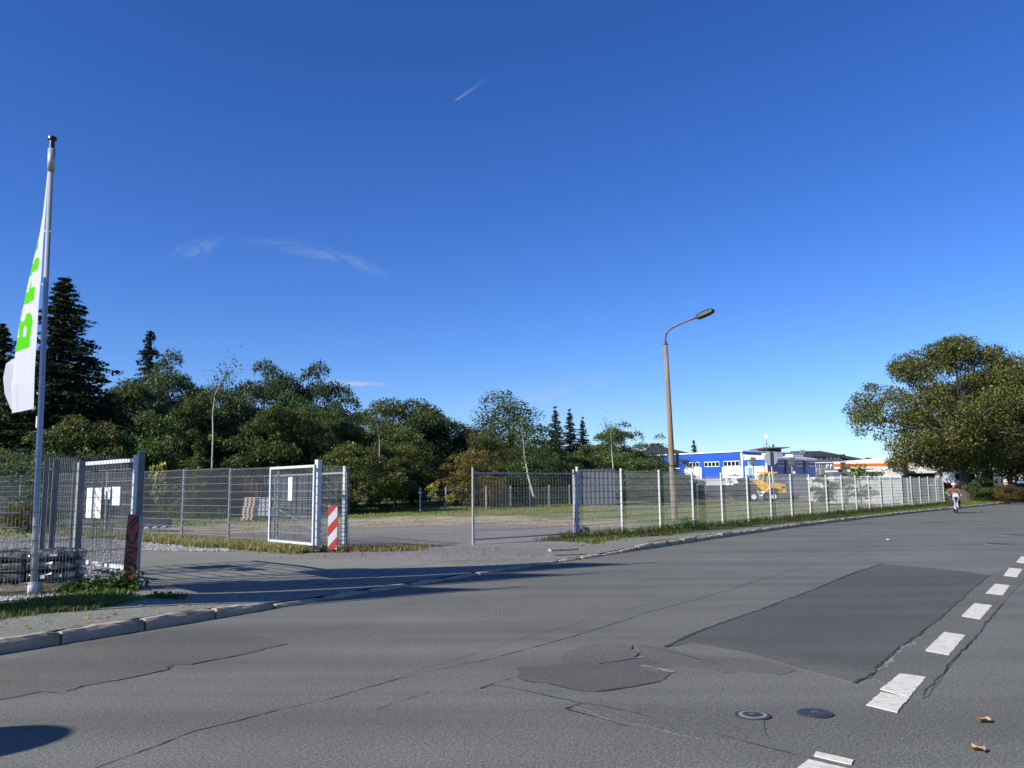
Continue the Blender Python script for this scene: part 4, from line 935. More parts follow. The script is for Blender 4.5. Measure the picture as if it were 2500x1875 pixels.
for (cm, tm), px, Y, lab, sc_ in ((LM1, 2357, 72, 'big lime tree with turning leaves and thick trunk behind the motorcyclist', (1, 1, 1.0)), (LM2, 2412, 82, 'second big lime tree, darker, with its trunk right of the first', (1, 1, 1)), (LM2, 2520, 74, 'third lime tree cut by the right edge of the picture', (.92, .92, .88))):
    q = atY(px, 1190, Y); t = thing('lime_tree', lab, 'tree', (q.x, Y, gz(q.x, Y)), 0 if Y != 74 else 2.1, 'lime trees along the road'); t.scale = sc_
    link('crown', cm, t); link('trunk', tm, t)
# ================================================================ grass, weeds, gravel (uncountable)
def tufts(name, lab_pts, hgt, wid, m, blades=7, spread=.05, seed=1):
    rg = np.random.default_rng(seed); P0 = np.array(lab_pts); n = len(P0)*blades; B = np.repeat(P0, blades, 0)
    B[:, :2] += rg.normal(size=(n, 2))*spread; a = rg.uniform(0, 6.283, n); h = hgt*rg.uniform(.35, 1.2, n); ln = rg.normal(size=(n, 2))*.35*h[:, None]; w = wid*rg.uniform(.6, 1.3, n)
    dx = np.cos(a)*w/2; dy = np.sin(a)*w/2; z0 = B[:, 2]-.01
    v0 = np.stack([B[:, 0]-dx, B[:, 1]-dy, z0], 1); v1 = np.stack([B[:, 0]+dx, B[:, 1]+dy, z0], 1)
    v2 = np.stack([B[:, 0]+ln[:, 0]*.5+dx*.7, B[:, 1]+ln[:, 1]*.5+dy*.7, z0+h*.62], 1); v3 = np.stack([B[:, 0]+ln[:, 0], B[:, 1]+ln[:, 1], z0+h], 1)
    return link(name, npmesh(name, np.stack([v0, v1, v2, v3], 1).reshape(-1, 3), np.arange(4*n).reshape(-1, 4), mat[m]), kind='stuff')
def scatter_sd(n, s0, s1, d0, d1, seed, keep=None, off_drive=False):
    rg = np.random.default_rng(seed); out = []
    for i in range(n):
        s = rg.uniform(s0, s1); a = d0(s) if callable(d0) else d0; b = d1(s) if callable(d1) else d1; d = a+(b-a)*rg.random()
        x = float(np.interp(s, KS, KD[:, 0])); y = float(np.interp(s, KS, KD[:, 1])); i_ = min(len(KN)-1, int(np.searchsorted(KS, s)))
        x += KN[i_][0]*d; y += KN[i_][1]*d
        if keep and not keep(x, y): continue
        if off_drive and S0 < s < ts[-1]+1 and d < dmax(s)+.05: continue
        out.append((x, y, gz(x, y, (d, s))))
    return out
s_end = sd_k(33.3, 63.4)[1]
# left verge
tufts('verge_grass', scatter_sd(5200, S0-9, S0-.15, lambda s: edge(s)-.02, lambda s: 2.35, 3), .075, .014, 'grass', 8, .045, 3)
tufts('verge_grass', scatter_sd(260, S0-1.2, S0+.1, lambda s: edge(s)+.25, lambda s: 2.5, 4), .1, .02, 'grass', 7, .05, 4)
# along the right fence, between pavement and fence and just behind
fd = lambda s: sd_k(*(A+(B_-A)*min(1, max(0, (s-sd_k(A.x, A.y)[1])/(s_end-sd_k(A.x, A.y)[1])))).xy)[0]
sA = sd_k(A.x, A.y)[1]
FDs = np.linspace(sA-1, s_end+30, 40); FDv = [fd(s) for s in FDs]; fdi = lambda s: float(np.interp(s, FDs, FDv))
tufts('fence_grass', scatter_sd(8500, sA-1.5, s_end+2, lambda s: pv(1)(s)+.02, lambda s: fdi(s)+.5, 5), .11, .02, 'grass', 7, .07, 5)
tufts('fence_grass', scatter_sd(1500, sA-1.0, s_end+2, lambda s: fdi(s)-.3, lambda s: fdi(s)+.25, 15), .26, .022, 'grass', 7, .06, 15)
tufts('far_verge_grass', scatter_sd(6500, s_end, s_end+55, .2, lambda s: 9, 6), .15, .04, 'grass', 6, .12, 6)
tufts('dry_fringe_grass', scatter_sd(900, S_D1+1, s_end+30, lambda s: pv(1)(s)-.25, lambda s: pv(1)(s)+.2, 7), .06, .02, 'grass_dry', 6, .06, 7)
tufts('kerb_weeds', scatter_sd(420, S_D1+3, s_end+10, .1, .3, 8), .09, .02, 'grass', 8, .06, 8)
# lot grass: sparse, thicker far away
def lotkeep(x, y):
    e1 = math.hypot((x+1.5)/12, (y-33)/14); e2 = math.hypot((x+2.2)/6.5, (y-24.5)/8)
    if math.hypot((x+12)/5.5, (y-19.5)/8.3) < 1.1: return False
    return (e1 > .95 or random.random() < .18) and (e2 > .95 or random.random() < .08)
tufts('lot_grass', scatter_sd(16000, sA-14, s_end, lambda s: 3.2, lambda s: 24, 9, lotkeep, True), .06, .04, 'grass_dry', 5, .14, 9)
tufts('lot_grass', scatter_sd(9000, sA-14, s_end, lambda s: 20, lambda s: 52, 10, lotkeep, True), .09, .07, 'grass', 5, .2, 10)
# tall dry grass under the left fence and the framed gate leaf
pts = []
for i in range(2600):
    q = random.random(); d = random.uniform(-.3, 13 if q < .6 else 4.2); off = random.uniform(-1.0, .25) if d > 3 else random.uniform(-.75, .3)
    x = A2.x+dr.x*d+dr.y*-1*0-.64*off*-1; y = A2.y+dr.y*d+.77*off
    x = A2.x+dr.x*d+.64*off; y = A2.y+dr.y*d+.77*off; pts.append((x, y, gz(x, y)))
tufts('fence_foot_grass', pts, .2, .017, 'grass_dry', 8, .06, 11)
tufts('fence_foot_grass', [p for p in pts if random.random() < .7], .13, .02, 'grass', 6, .1, 12)
pts = []
for i in range(500):
    x = -4.4+random.uniform(-.3, 2.2)**1; y = 19.9+random.uniform(-.35, .9)+abs(x+4.4)*.12; pts.append((x, y, gz(x, y)))
tufts('gate_foot_grass', pts, .12, .02, 'grass_dry', 7, .08, 13)
# broad leaved ground plants at the graffiti board
rg = np.random.default_rng(5); P0 = []
for i in range(1500):
    t_ = .35+.65*rg.random(); x = -6.85+1.1*t_+rg.normal()*.12; y = 11.75+.85*t_+rg.normal()*.16; P0.append((x, y, gz(x, y)+abs(rg.normal())*.085*(.3+t_)))
link('ground_leaves', quads_mesh('ground_leaves', rot_quads(np.array(P0), .075, .8, 1.2, rg), mat['leaf_fresh']), kind='stuff')
P0 = []
for i in range(350):
    q = gnd(rng.uniform(370, 445), rng.uniform(1461, 1467), .12); P0.append((q.x+rng.normal()*.06, q.y+rng.normal()*.04, gz(q.x, q.y)+.02+abs(rng.normal())*.02))
link('driveway_weeds', quads_mesh('driveway_weeds', rot_quads(np.array(P0), .05, .6, .9, rg), mat['leaf_mid']), kind='stuff')
# fallen leaves on verges and pavement (uncountable)
def leaf_scatter(name, pts, s, seed):
    rg = np.random.default_rng(seed); P0 = np.array(pts); P0[:, 2] += .018; n = len(P0)
    a = rg.uniform(0, 6.283, n); d = np.stack([rg.normal(size=n)*.3, rg.normal(size=n)*.3, np.ones(n)], 1); u = np.stack([np.cos(a), np.sin(a), np.zeros(n)], 1); v = np.cross(d, u); q = (s*rg.uniform(.5, 1.3, n))[:, None]
    link(name, quads_mesh(name, np.stack([P0-u*q*.5, P0+v*q*.35, P0+u*q*.5, P0-v*q*.35], 1).reshape(-1, 3), mat['leaf_fallen']), kind='stuff')
mat['leaf_fallen'] = leafmat('fallen_leaves', [(.1, .05, .02), (.25, .14, .05), (.42, .3, .08), (.5, .42, .12)], .1)
leaf_scatter('fallen_leaves', scatter_sd(260, S0-8, S0+1, .2, 2.4, 41), .06, 1)
leaf_scatter('fallen_leaves', scatter_sd(900, S_D1-2, s_end+20, .15, lambda s: fdi(s)+.3, 42), .08, 2)
leaf_scatter('fallen_leaves', scatter_sd(90, S0, S_D1, 1, 7, 43), .05, 3)
# loose stones
def stones(name, pts, s, m, seed):
    rg = np.random.default_rng(seed); n = len(pts); base = np.array([(1, 0, 0), (0, 1, 0), (-1, 0, 0), (0, -1, 0), (0, 0, .7), (0, 0, -.4)], float)
    V = base[None]*rg.uniform(.5, 1.2, (n, 6, 1))*(s*rg.uniform(.5, 1.3, n))[:, None, None]; a = rg.uniform(0, 6.28, n); ca, sa = np.cos(a), np.sin(a)
    X = V[..., 0]*ca[:, None]-V[..., 1]*sa[:, None]; Y = V[..., 0]*sa[:, None]+V[..., 1]*ca[:, None]
    V = np.stack([X, Y, V[..., 2]], -1)+np.array(pts)[:, None, :]
    fq = np.array([(0, 1, 4), (1, 2, 4), (2, 3, 4), (3, 0, 4), (1, 0, 5), (2, 1, 5), (3, 2, 5), (0, 3, 5)])
    Fq = (fq[None]+np.arange(n)[:, None, None]*6).reshape(-1, 3)
    return link(name, npmesh(name, V.reshape(-1, 3), Fq, mat[m]), kind='stuff')
g = NG('dark_loose_gravel'); geo = g.n('ShaderNodeNewGeometry'); mat['stone_dark'] = g.bsdf(g.ramp(geo.outputs['Random Per Island'], [(0, (.1, .1, .1)), (.6, (.22, .2, .19)), (1, (.32, .3, .28))]), .9)
g = NG('loose_gravel'); geo = g.n('ShaderNodeNewGeometry'); mat['stone'] = g.bsdf(g.ramp(geo.outputs['Random Per Island'], [(0, (.1, .1, .11)), (.4, (.24, .24, .24)), (.8, (.42, .41, .38)), (1, (.6, .58, .52))]), .9)
pts = []
for i in range(4200):
    t_ = random.uniform(-2.5, 1.15); x = -7.0+(t_*1.05 if t_ > 0 else t_*.95)+random.gauss(0, .05); y = 11.5+t_*(1.25 if t_ > 0 else .3)+random.uniform(-.42, .2)
    pts.append((x, y, gz(x, y)+.012))
stones('gravel', pts, .028, 'stone', 1)
pts = []
for i in range(6500):
    px = random.uniform(300, 560); f = (px-300)/260; py = random.uniform(1313+f*14, 1346); q = gnd(px, py, .2); pts.append((q.x, q.y, gz(q.x, q.y)+.01))
for i in range(5000):
    px = random.uniform(0, 300); q = gnd(px, random.uniform(1300, 1420), .2); pts.append((q.x, q.y, gz(q.x, q.y)+.01))
for i in range(3800):
    pts.append(pts[-1])
pts = pts[:-3800]
stones('gravel', pts, .026, 'stone', 2)
pts = []
for i in range(2600):
    px = random.uniform(860, 1400); q = gnd(px, random.triangular(1325, 1366, 1350), .19); pts.append((q.x, q.y, gz(q.x, q.y)+.012))
stones('gravel', pts, .014, 'stone_dark', 4)
# white slab edge behind the gravel strip
sl_ = MB(); a = gnd(-60, 1446, .2); b = gnd(214, 1427, .22); sl_.beam((a.x, a.y, .17), (b.x, b.y, .19), .3, .1)
tag(sl_.build('edging_slab', mat['concrete']), 'pale concrete edging slab behind the gravel strip at the flagpole', 'slab')
pq = gnd(1375, 1344, .17); tag(MB().box((0, 0, .02), (.75, .16, .05), rz=.5).build('loose_board', mat['wood_grey'], loc=tuple(pq)), 'flat weathered board lying before the far gate leaf', 'board')
# ================================================================ wrapped sacks on pallets
def pallet(label, x, y, z, rz, sacks, seed):
    r = random.Random(seed); t = thing('pallet', label[0], 'pallet', (x, y, z), rz, 'pallets with wrapped sacks')
    for k in range(3):
        MB().box((0, (k-1)*.35, .05), (1.2, .1, .1)).build('runner', mat['wood'], t)
    for k in range(5): MB().box((-.5+k*.25, 0, .112), (.12, .8, .022)).build('deck_board', mat['wood'], t)
    lay = 3
    for j in range(lay):
        for i in range(2):
            for q in range(2):
                nu, nv = 14, 8; vs = []; L, Wd, Hh = .58, .42, .15
                for a in range(nv+1):
                    th = math.pi*a/nv
                    for b in range(nu):
                        ph = 2*math.pi*b/nu; sx_ = math.copysign(abs(math.cos(ph))**.25, math.cos(ph)); sy_ = math.copysign(abs(math.sin(ph))**.25, math.sin(ph)); ss = math.sin(th)**.35
                        vs.append((sx_*ss*L/2*(1+r.uniform(-.04, .04)), sy_*ss*Wd/2*(1+r.uniform(-.05, .05)), math.copysign(abs(math.cos(th))**.6, math.cos(th))*Hh/2*(1+r.uniform(-.2, .16))+r.uniform(-.022, .022)))
                m = MB(); m.add(vs, [(a*nu+b, a*nu+nu+b, a*nu+nu+(b+1) % nu, a*nu+(b+1) % nu) for a in range(nv) for b in range(nu)])
                o = m.build('sack', r.choice(sacks), None, smooth=True)
                tag(o, '%s %s sack in the %s layer of the %s' % (('left', 'right')[i], ('front', 'rear')[q], ('bottom', 'middle', 'top')[j], label[1]), 'sack', 'sacks on the pallets')
                M_ = Matrix.Rotation(rz, 3, 'Z'); p = M_ @ Vector(((i-.5)*.6+r.uniform(-.02, .02), (q-.5)*.43, .2+j*.148)); o.location = (x+p.x, y+p.y, z+p.z)
                o.rotation_euler = (r.uniform(-.06, .06), r.uniform(-.06, .06), rz+r.uniform(-.08, .08))
                for q_ in range(7):
                    fl = MB(); cx_, cz_ = r.uniform(-.25, .25), r.uniform(-.06, .06); fl.add([(cx_, -.215, cz_), (cx_+r.uniform(.03, .12), -.2-r.uniform(0, .05), cz_+r.uniform(-.02, .02)), (cx_+r.uniform(.02, .1), -.215-r.uniform(0, .05), cz_+r.uniform(.02, .06))], [(0, 1, 2)]); fl.build('film_flap', r.choice([mat['white'], mat['sack_brown'], mat['galv_dark'], mat['galv']]), o)
                if r.random() < .8:
                    lb = MB().box((r.uniform(-.15, .15), -.212, r.uniform(-.02, .03)), (r.uniform(.06, .14), .012, .05)).build('label_glint_patch', mat['white'], o)  # label patches that also put the film's white highlights into colour
mat['sack_dark'] = paint('shiny_dark_sack_film', (.05, .047, .045), .2, 0, .5, 14, .9, (.42, .43, .44))  # pale blotches paint the glossy film's highlights into its colour
mat['sack_brown'] = paint('blotchy_brown_sack_film', (.1, .08, .07), .3, 0, .5, 12, .6, (.25, .27, .28))  # paler blotches over the brown film
mat['sack_white'] = paint('printed_white_sack', (.5, .55, .58), .35, 0, .4, 6, .5, (.08, .16, .35))
mat['sack_green'] = paint('printed_green_sack', (.1, .16, .1), .35, 0, .5, 9, .5, (.5, .5, .45))
mat['sack_red'] = paint('printed_red_sack', (.25, .06, .05), .35, 0, .5, 9, .5, (.5, .5, .48))
pallet(('wooden pallet with dark glossy sacks behind the flagpole', 'pallet behind the flagpole'), -7.3, 12.78, .2, .12, [mat['sack_dark'], mat['sack_dark'], mat['sack_brown']], 3)
pallet(('wooden pallet with colourful printed sacks at the left picture edge', 'pallet at the left picture edge'), -8.62, 12.7, .2, .1, [mat['sack_white'], mat['sack_green'], mat['sack_red'], mat['sack_dark']], 5)
# ================================================================ buildings and the yard
g = NG('blue_corrugated_cladding')
def clad(name, col, alt, sc=1.0):
    g = NG(name); v = g.coord(); sx = g.n('ShaderNodeSeparateXYZ'); g.l(v, sx.inputs[0])
    u = g.math('ADD', sx.outputs[0], sx.outputs[1]); cell = g.math('FLOOR', g.math('MULTIPLY', u, .8)); wn = g.n('ShaderNodeTexWhiteNoise', noise_dimensions='1D'); g.l(cell, wn.inputs['W'])
    c = g.mix(g.ramp(wn.outputs['Value'], [(.55, 0.), (.95, 1.)]), col, alt)
    rib = g.math('SINE', g.math('MULTIPLY', u, 2*math.pi/.3))
    return g.bsdf(c, .4, 0, rib, .6, .02, .4)
mat['blue'] = clad('blue_cladding', (.012, .075, .42), (.02, .11, .5)); mat['blue_light'] = paint('pale_blue_panel', (.2, .38, .75), .5)
g = NG('roller_door'); v = g.coord(); sx = g.n('ShaderNodeSeparateXYZ'); g.l(v, sx.inputs[0]); rb = g.math('FRACT', g.math('MULTIPLY', sx.outputs[2], 1/.24))
mat['door'] = g.bsdf(g.mix(g.ramp(rb, [(.06, 0.), (.1, 1.)]), (.45, .46, .48), (.72, .72, .72)), .5)
# local frame: u along the front face to the left/back, v along the right side face
C0 = Vector((28.7, 93.0)); ud = Vector((-.65, .76)).normalized(); vd = Vector((.76, .65)).normalized(); zb = .3
hall = thing('blue_hall', 'blue corrugated industrial hall with white trims, roller doors and a dark shaded side', 'building', (C0.x, C0.y, 0))
def uv(u, v, z): p = ud*u+vd*v; return Vector((p.x, p.y, z))
def face_u(px, py):
    r = ray(px, py); d = ud; a = C0; det = -(d.x*r.y-d.y*r.x); s_ = (a.x*r.y-a.y*r.x)/det
    t_ = (a.x+d.x*s_)/r.x; return s_, t_*r.z+H
def face_v(px, py):
    r = ray(px, py); d = vd; a = C0; det = -(d.x*r.y-d.y*r.x); s_ = (a.x*r.y-a.y*r.x)/det
    t_ = (a.x+d.x*s_)/r.x; return s_, t_*r.z+H
def block(name, u0, u1, v0, v1, z0, z1, m, parent, z1b=None):
    z1b = z1 if z1b is None else z1b; mb = MB()
    P8 = [uv(u0, v0, z0), uv(u1, v0, z0), uv(u1, v1, z0), uv(u0, v1, z0), uv(u0, v0, z1), uv(u1, v0, z1b), uv(u1, v1, z1b), uv(u0, v1, z1)]
    mb.add(P8, [(0, 3, 2, 1), (4, 5, 6, 7), (0, 1, 5, 4), (1, 2, 6, 5), (2, 3, 7, 6), (3, 0, 4, 7)][::1]); me = mb.mesh(name, m)
    bm_fix(me); return link(name, me, parent)
import bmesh
def bm_fix(me):
    b = bmesh.new(); b.from_mesh(me); bmesh.ops.recalc_face_normals(b, faces=b.faces); b.to_mesh(me); b.free()
uT = face_u(1813, 1120)[0]; zl = face_v(1868, 1116)[1]; zt = face_u(1813, 1100)[1]; zl2 = face_u(1815, 1110)[1]; uE = 24; vE = face_v(1989, 1125)[0]
block('low_wing_wall', 0, uT-.02, 0, vE, -.2, zl-.25, mat['blue'], hall, zl2-.25); block('low_wing_roof', -.15, uT-.25, -.15, vE+.15, zl-.24, zl, mat['white'], hall, zl2)
block('main_wall', uT, uE, 0, 13, -.2, zt-.13, mat['blue'], hall); block('main_roof', uT-.12, uE, -.12, 13, zt-.125, zt, mat['white'], hall)
block('corner_trim', uT-.02, uT+.22, -.05, .2, -.2, zt-.26, mat['white'], hall); block('corner_trim', -.05, .17, -.05, .12, -.2, zl-.26, mat['white'], hall)
lp0, lp1 = face_u(1836, 1120)[0], face_u(1825, 1120)[0]; block('pale_panel', lp0, lp1, -.03, .02, 1.5, zl-.4, mat['blue_light'], hall)
def win(a, b, ztop, zbot, n, ff, parent=hall, off=-.06, depth=.1, mf='white'):
    lo, hi = sorted((a, b)); L = hi-lo; f = None
    def blk(nm, c0, c1, z0, z1, o0, o1, m, par):
        return block(nm, c0, c1, o0, o1, z0, z1, m, par) if ff == 'u' else block(nm, o0, o1, c0, c1, z0, z1, m, par)
    w = blk('window', lo, hi, zbot, ztop, off, off+depth, mat[mf], parent)
    pw = L/n
    for i in range(n): blk('pane', lo+i*pw+pw*.09, lo+(i+1)*pw-pw*.09, zbot+(ztop-zbot)*.12, ztop-(ztop-zbot)*.12, off-.02, off-.004, mat['glass'], w)
for x0, y0, x1, y1 in ((1675, 1129, 1708, 1140), (1720, 1128, 1757, 1139), (1767, 1126, 1806, 1138)):
    a, za = face_u(x0, y0); b, zb_ = face_u(x1, y1); win(a, b, za, zb_, 4, 'u')
a, za = face_u(1590, 1131); b, zb_ = face_u(1625, 1142); win(a, b, za, zb_, 4, 'u')
for x0, y0, x1 in ((1674, 1145, 1711), (1766, 1143, 1810), (1822, 1142, 1864)):
    a, za = face_u(x0, y0); b, _ = face_u(x1, y0); lo, hi = min(a, b), max(a, b)
    dd = block('roller_door', lo, hi, -.03, .02, -.2, za, mat['door'], hall)
    for c0, c1 in ((lo-.14, lo), (hi, hi+.14)): block('door_jamb', c0, c1, -.06, .03, -.2, za, mat['white'], hall)
    block('door_head', lo-.14, hi+.14, -.06, .03, za+.002, za+.14, mat['white'], hall)
for x0, x1 in ((1897, 1914), (1921, 1934), (1942, 1959), (1970, 1986)):
    a, za = face_v(x0, 1127.5); b, zb_ = face_v(x1, 1139); win(a, b, za, zb_, 3, 'v')
for px in (1917, 1963): a = face_v(px, 1130)[0]; block('drain_pipe', -.12, -.02, a, a+.12, -.2, zl-.3, mat['galv_dark'], hall)
block('roof_unit', 1.0, 2.2, 2.5, 5, zl, zl+.55, mat['white'], hall); block('roof_unit', 1.0, 2.0, 7.2, 9.6, zl, zl+.5, mat['white'], hall)
def qbox(name, lab, cat, px0, px1, pyt, pyb, Y, depth, m, rot=0.0, parts=None, grp=None, z0=None):
    """box whose front face spans the pixels at distance Y; origin at its foot"""
    a = atY(px0, pyt, Y); b = atY(px1, pyb, Y); cxx = (a.x+b.x)/2; w = abs(b.x-a.x)/math.cos(rot); zz = b.z if z0 is None else z0; h = a.z-zz
    t = thing(name, lab, cat, (cxx, Y, zz), rot, grp); o = MB().box((0, depth/2, h/2), (w, depth, h)).build('body', m, t); return t, w, h
# antenna mast and roof box on the hall
ms = atY(1872, 1097, 104); t = thing('antenna_mast', 'thin antenna mast with guy wires above the dark side of the blue hall', 'antenna', ms)
k = 104/F; MB().tube([(0, 0, -.3), (0, 0, 36*k)], .06, 6).build('mast', mat['galv'], t)
MB().box((0, 0, 31*k), (.3, .2, .55)).build('antenna_panel', mat['white'], t)
for s_ in (-1, 1): MB().tube([(s_*13*k, 0, 0), (0, 0, 15*k)], .03, 4).build('guy_wire', mat['galv_dark'], t)
t, w, h = qbox('roof_building', 'flat dark building top behind the blue hall under the antenna', 'building', 1847, 1909, 1097, 1130, 104.5, 6, mat['galv_dark'])
MB().box((0, -.1, h+.06), (w*1.01, 6.2, .1)).build('roof_edge', mat['galv_dark'], t)
# slate covered house with hipped roof
mat['slate'] = None
g = NG('slate_shingles'); v = g.coord(); br = g.n('ShaderNodeTexBrick'); br.inputs['Scale'].default_value = 3.5; br.inputs['Color1'].default_value = (.16, .17, .18, 1); br.inputs['Color2'].default_value = (.24, .25, .26, 1); br.inputs['Mortar'].default_value = (.1, .1, .11, 1); br.inputs['Mortar Size'].default_value = .01
mp = g.n('ShaderNodeMapping'); mp.inputs['Rotation'].default_value = (R(90), 0, 0); g.l(v, mp.inputs[0]); g.l(mp.outputs[0], br.inputs[0]); mat['slate'] = g.bsdf(br.outputs[0], .7)
mat['roof_dark'] = paint('dark_roof', (.035, .034, .036), .7, 0, .3, 3)
def hip_roof(w, d, h, inset, name, m, parent, z, y0=0):
    vs = [(-w/2, y0, z), (w/2, y0, z), (w/2, y0+d, z), (-w/2, y0+d, z), (-w/2+inset[0], y0+d/2, z+h), (w/2-inset[1], y0+d/2, z+h)]
    mb = MB(); mb.add(vs, [(0, 1, 5, 4), (1, 2, 5), (2, 3, 4, 5), (3, 0, 4), (3, 2, 1, 0)]); me = mb.mesh(name, m); bm_fix(me); return link(name, me, parent)
Y = 125; a = atY(1950, 1127, Y); b = atY(2128, 1126, Y); sh = thing('slate_house', 'grey slate covered house with a black hipped roof and many small windows', 'building', ((a.x+b.x)/2, Y, 0), 0)
w = b.x-a.x; ew = a.z; MB().box((0, 6, ew/2), (w*.97, 12, ew)).build('wall', mat['slate'], sh)
rh = atY(2088, 1100, Y+6).z-ew; hip_roof(w*1.02, 12.6, rh, (1.0, 5.5), 'roof', mat['roof_dark'], sh, ew, -.3)
def hx(px): return atY(px, 1150, Y).x-(a.x+b.x)/2
def hz(py, px=2000): return atY(px, py, Y).z
dm = MB().box((0, 0, 0), (hx(2056)-hx(1986), 3.2, hz(1113.5)-hz(1124.5))); dm.build('dormer', mat['slate'], sh, loc=((hx(2056)+hx(1986))/2, 1.3, (hz(1113.5)+hz(1124.5))/2))
MB().box((0, 0, 0), (hx(2062)-hx(1982), 4, .3)).build('dormer_roof', mat['roof_dark'], sh, loc=((hx(2062)+hx(1982))/2, 1.3, hz(1112.5)))
MB().box((0, -.05, hz(1128)), (w*.97, .3, .35)).build('gutter', mat['white'], sh)
for px, py in [(1995, 1118.5), (2003.5, 1118.5), (2020, 1118), (2029, 1118), (2038, 1118), (2047, 1118), (1994.5, 1135.5), (2004, 1135.5), (2021, 1139), (2030, 1139), (2039, 1139), (1995, 1148), (2004, 1148), (2004.5, 1157), (1972, 1136), (1962, 1136)]:
    big_ = py == 1139; wd = 5*Y/F; hh = (10 if big_ else 6.5)*Y/F; y = -.34 if py < 1125 else -.03
    f = MB().box((0, 0, 0), (wd, .1, hh)).build('window', mat['white'], sh, loc=(hx(px), y, hz(py)))
    if px < 2010: MB().box((-.02, -.06, 0), (wd*.62, .03, hh*.72)).build('pane', mat['glass'], f)
    else: MB().box((0, -.06, -.1), (wd*.7, .03, hh*.6)).build('pane', mat['galv'], f)
sk = MB().box((0, 0, 0), (.5, .1, .8), rx=-.9).build('skylight', mat['white'], sh, loc=(hx(2074), 3.0, hz(1113)+.1))
MB().box((0, 0, 0), (.7, .7, 1.2)).build('chimney', mat['slate'], sh, loc=(hx(1990), 5, ew+rh-.5))
# little spire and other roofs far away
sp = atY(1936, 1113, 150); t = thing('spire', 'small dark pointed turret roof between the hall and the slate house', 'spire', sp)
MB().tube([(0, 0, 0), (0, 0, 11*150/F)], [.75, .02], 4).build('spire_roof', mat['roof_dark'], t); MB().box((0, 0, -2.5), (1, 1, 5)).build('turret', mat['slate'], t)
def house(lab, px0, px1, pyr, pye, Y, wall, ins=(2, 2), chim=True):
    a = atY(px0, pye, Y); b = atY(px1, pye, Y); t = thing('house', lab, 'building', ((a.x+b.x)/2, Y, 0)); w = b.x-a.x
    MB().box((0, 5, a.z/2), (w*.96, 10, a.z)).build('wall', wall, t); r_ = hip_roof(w*1.02, 10.6, atY(px0, pyr, Y+5).z-a.z, ins, 'roof', mat['roof_dark'], t, a.z, -.3)
    if chim: MB().box((w*-.1, 5, atY(px0, pyr, Y+5).z+.1), (1.5, .8, .9)).build('chimney', mat['dark'], r_)
    for i in range(4): f = MB().box((-w*.36+i*w*.24, -.03, a.z-1.6), (1.1, .12, 1.3)).build('window', mat['white'], t); MB().box((0, -.07, 0), (.8, .03, 1.0)).build('pane', mat['glass'], f) if 0 else MB().box((-w*.36+i*w*.24, -.1, a.z-1.6), (.85, .03, 1.05)).build('pane', mat['glass'], f)
    return t
house('house with a dark roof rising behind the left end of the blue hall', 1560, 1692, 1091, 1110, 130, mat['slate'], (3, 4))
house('white house glimpsed through the trees above the striped board', 745, 815, 1058, 1085, 84, mat['white'], (2, 2))
house('white house glimpsed through the dark trees in the middle', 992, 1030, 1128, 1140, 110, mat['white'], (2, 2))
house('grey gabled house end left of the big lime tree', 2136, 2160, 1117, 1128, 140, mat['slate'], (1.2, .8), False)
qbox('white_wall', 'low white wall before the left half of the blue hall', 'wall', 1645, 1772, 1170, 1190, 84, .4, mat['white'])
# petrol station
mat['orange'] = paint('orange_band', (.75, .16, .03), .5, 0, .05, 3)
mat['white2'] = paint('station_white', (.74, .72, .68), .6, 0, .05, 2)
Y = 84; a = atY(2041, 1144, Y); b = atY(2168, 1142, Y); rot = .12
cn = thing('station_canopy', 'flat petrol station canopy with a broad orange band between white strips', 'canopy', (b.x, Y, 0)); w = b.x-a.x
zb_, zt_ = atY(2100, 1144, Y).z, atY(2100, 1126, Y).z; h3 = (zt_-zb_)/3; e2 = atY(2217, 1140, Y+7); sx2, sy2 = e2.x-b.x, 7
def slab(nm, z0, z1, m, o): mb = MB(); mb.prism([(-w-o, -o+.5), (o, -o), (sx2+o, sy2+o), (-w+sx2-o, sy2+.5+o)], z0, z1); return mb.build(nm, m, cn)
slab('lower_strip', zb_, zb_+h3*.9, mat['white2'], 0); slab('orange_band', zb_+h3*.9+.002, zb_+h3*2.05, mat['orange'], .02); slab('upper_strip', zb_+h3*2.05+.002, zt_, mat['white2'], 0)
for px in (2052, 2152, 2188, 2210):
    q = atY(px, 1150, Y+(1 if px < 2180 else 6)); MB().box((q.x-b.x, q.y-Y, zb_/2), (.3, .3, zb_)).build('column', mat['dark' if px < 2100 else 'galv'], cn)
MB().box((-w*.87, -.12, zb_+h3*1.0), (.42, .3, h3*3.2)).build('column_cladding', paint('dark_red_cladding', (.1, .03, .035), .6), cn)
Y = 92; a = atY(2155, 1118, Y); b = atY(2279, 1117, Y); st = thing('station_building', 'white petrol station building with an orange stripe, lettering and a turquoise gate', 'building', ((a.x+b.x)/2, Y, 0)); w = b.x-a.x
zt_ = a.z; pz = lambda py: atY(2220, py, Y).z; px_ = lambda p: atY(p, 1140, Y).x-(a.x+b.x)/2
MB().box((0, 5, zt_/2), (w, 10, zt_)).build('wall', mat['white2'], st)
MB().box(((px_(2155)+px_(2206))/2, -.02, (pz(1124)+pz(1127.5))/2), (px_(2206)-px_(2155), .06, pz(1124)-pz(1127.5))).build('orange_stripe', mat['orange'], st)
MB().box(((px_(2208)+px_(2275))/2, -.03, (pz(1155)+pz(1172))/2), (px_(2275)-px_(2208), .05, pz(1155)-pz(1178))).build('opening', mat['black'], st)
MB().box(((px_(2243)+px_(2275))/2, -.08, pz(1165)), (px_(2275)-px_(2243), .06, pz(1157)-pz(1172))).build('turquoise_gate', paint('turquoise_gate', (.0, .16, .3), .5), st)
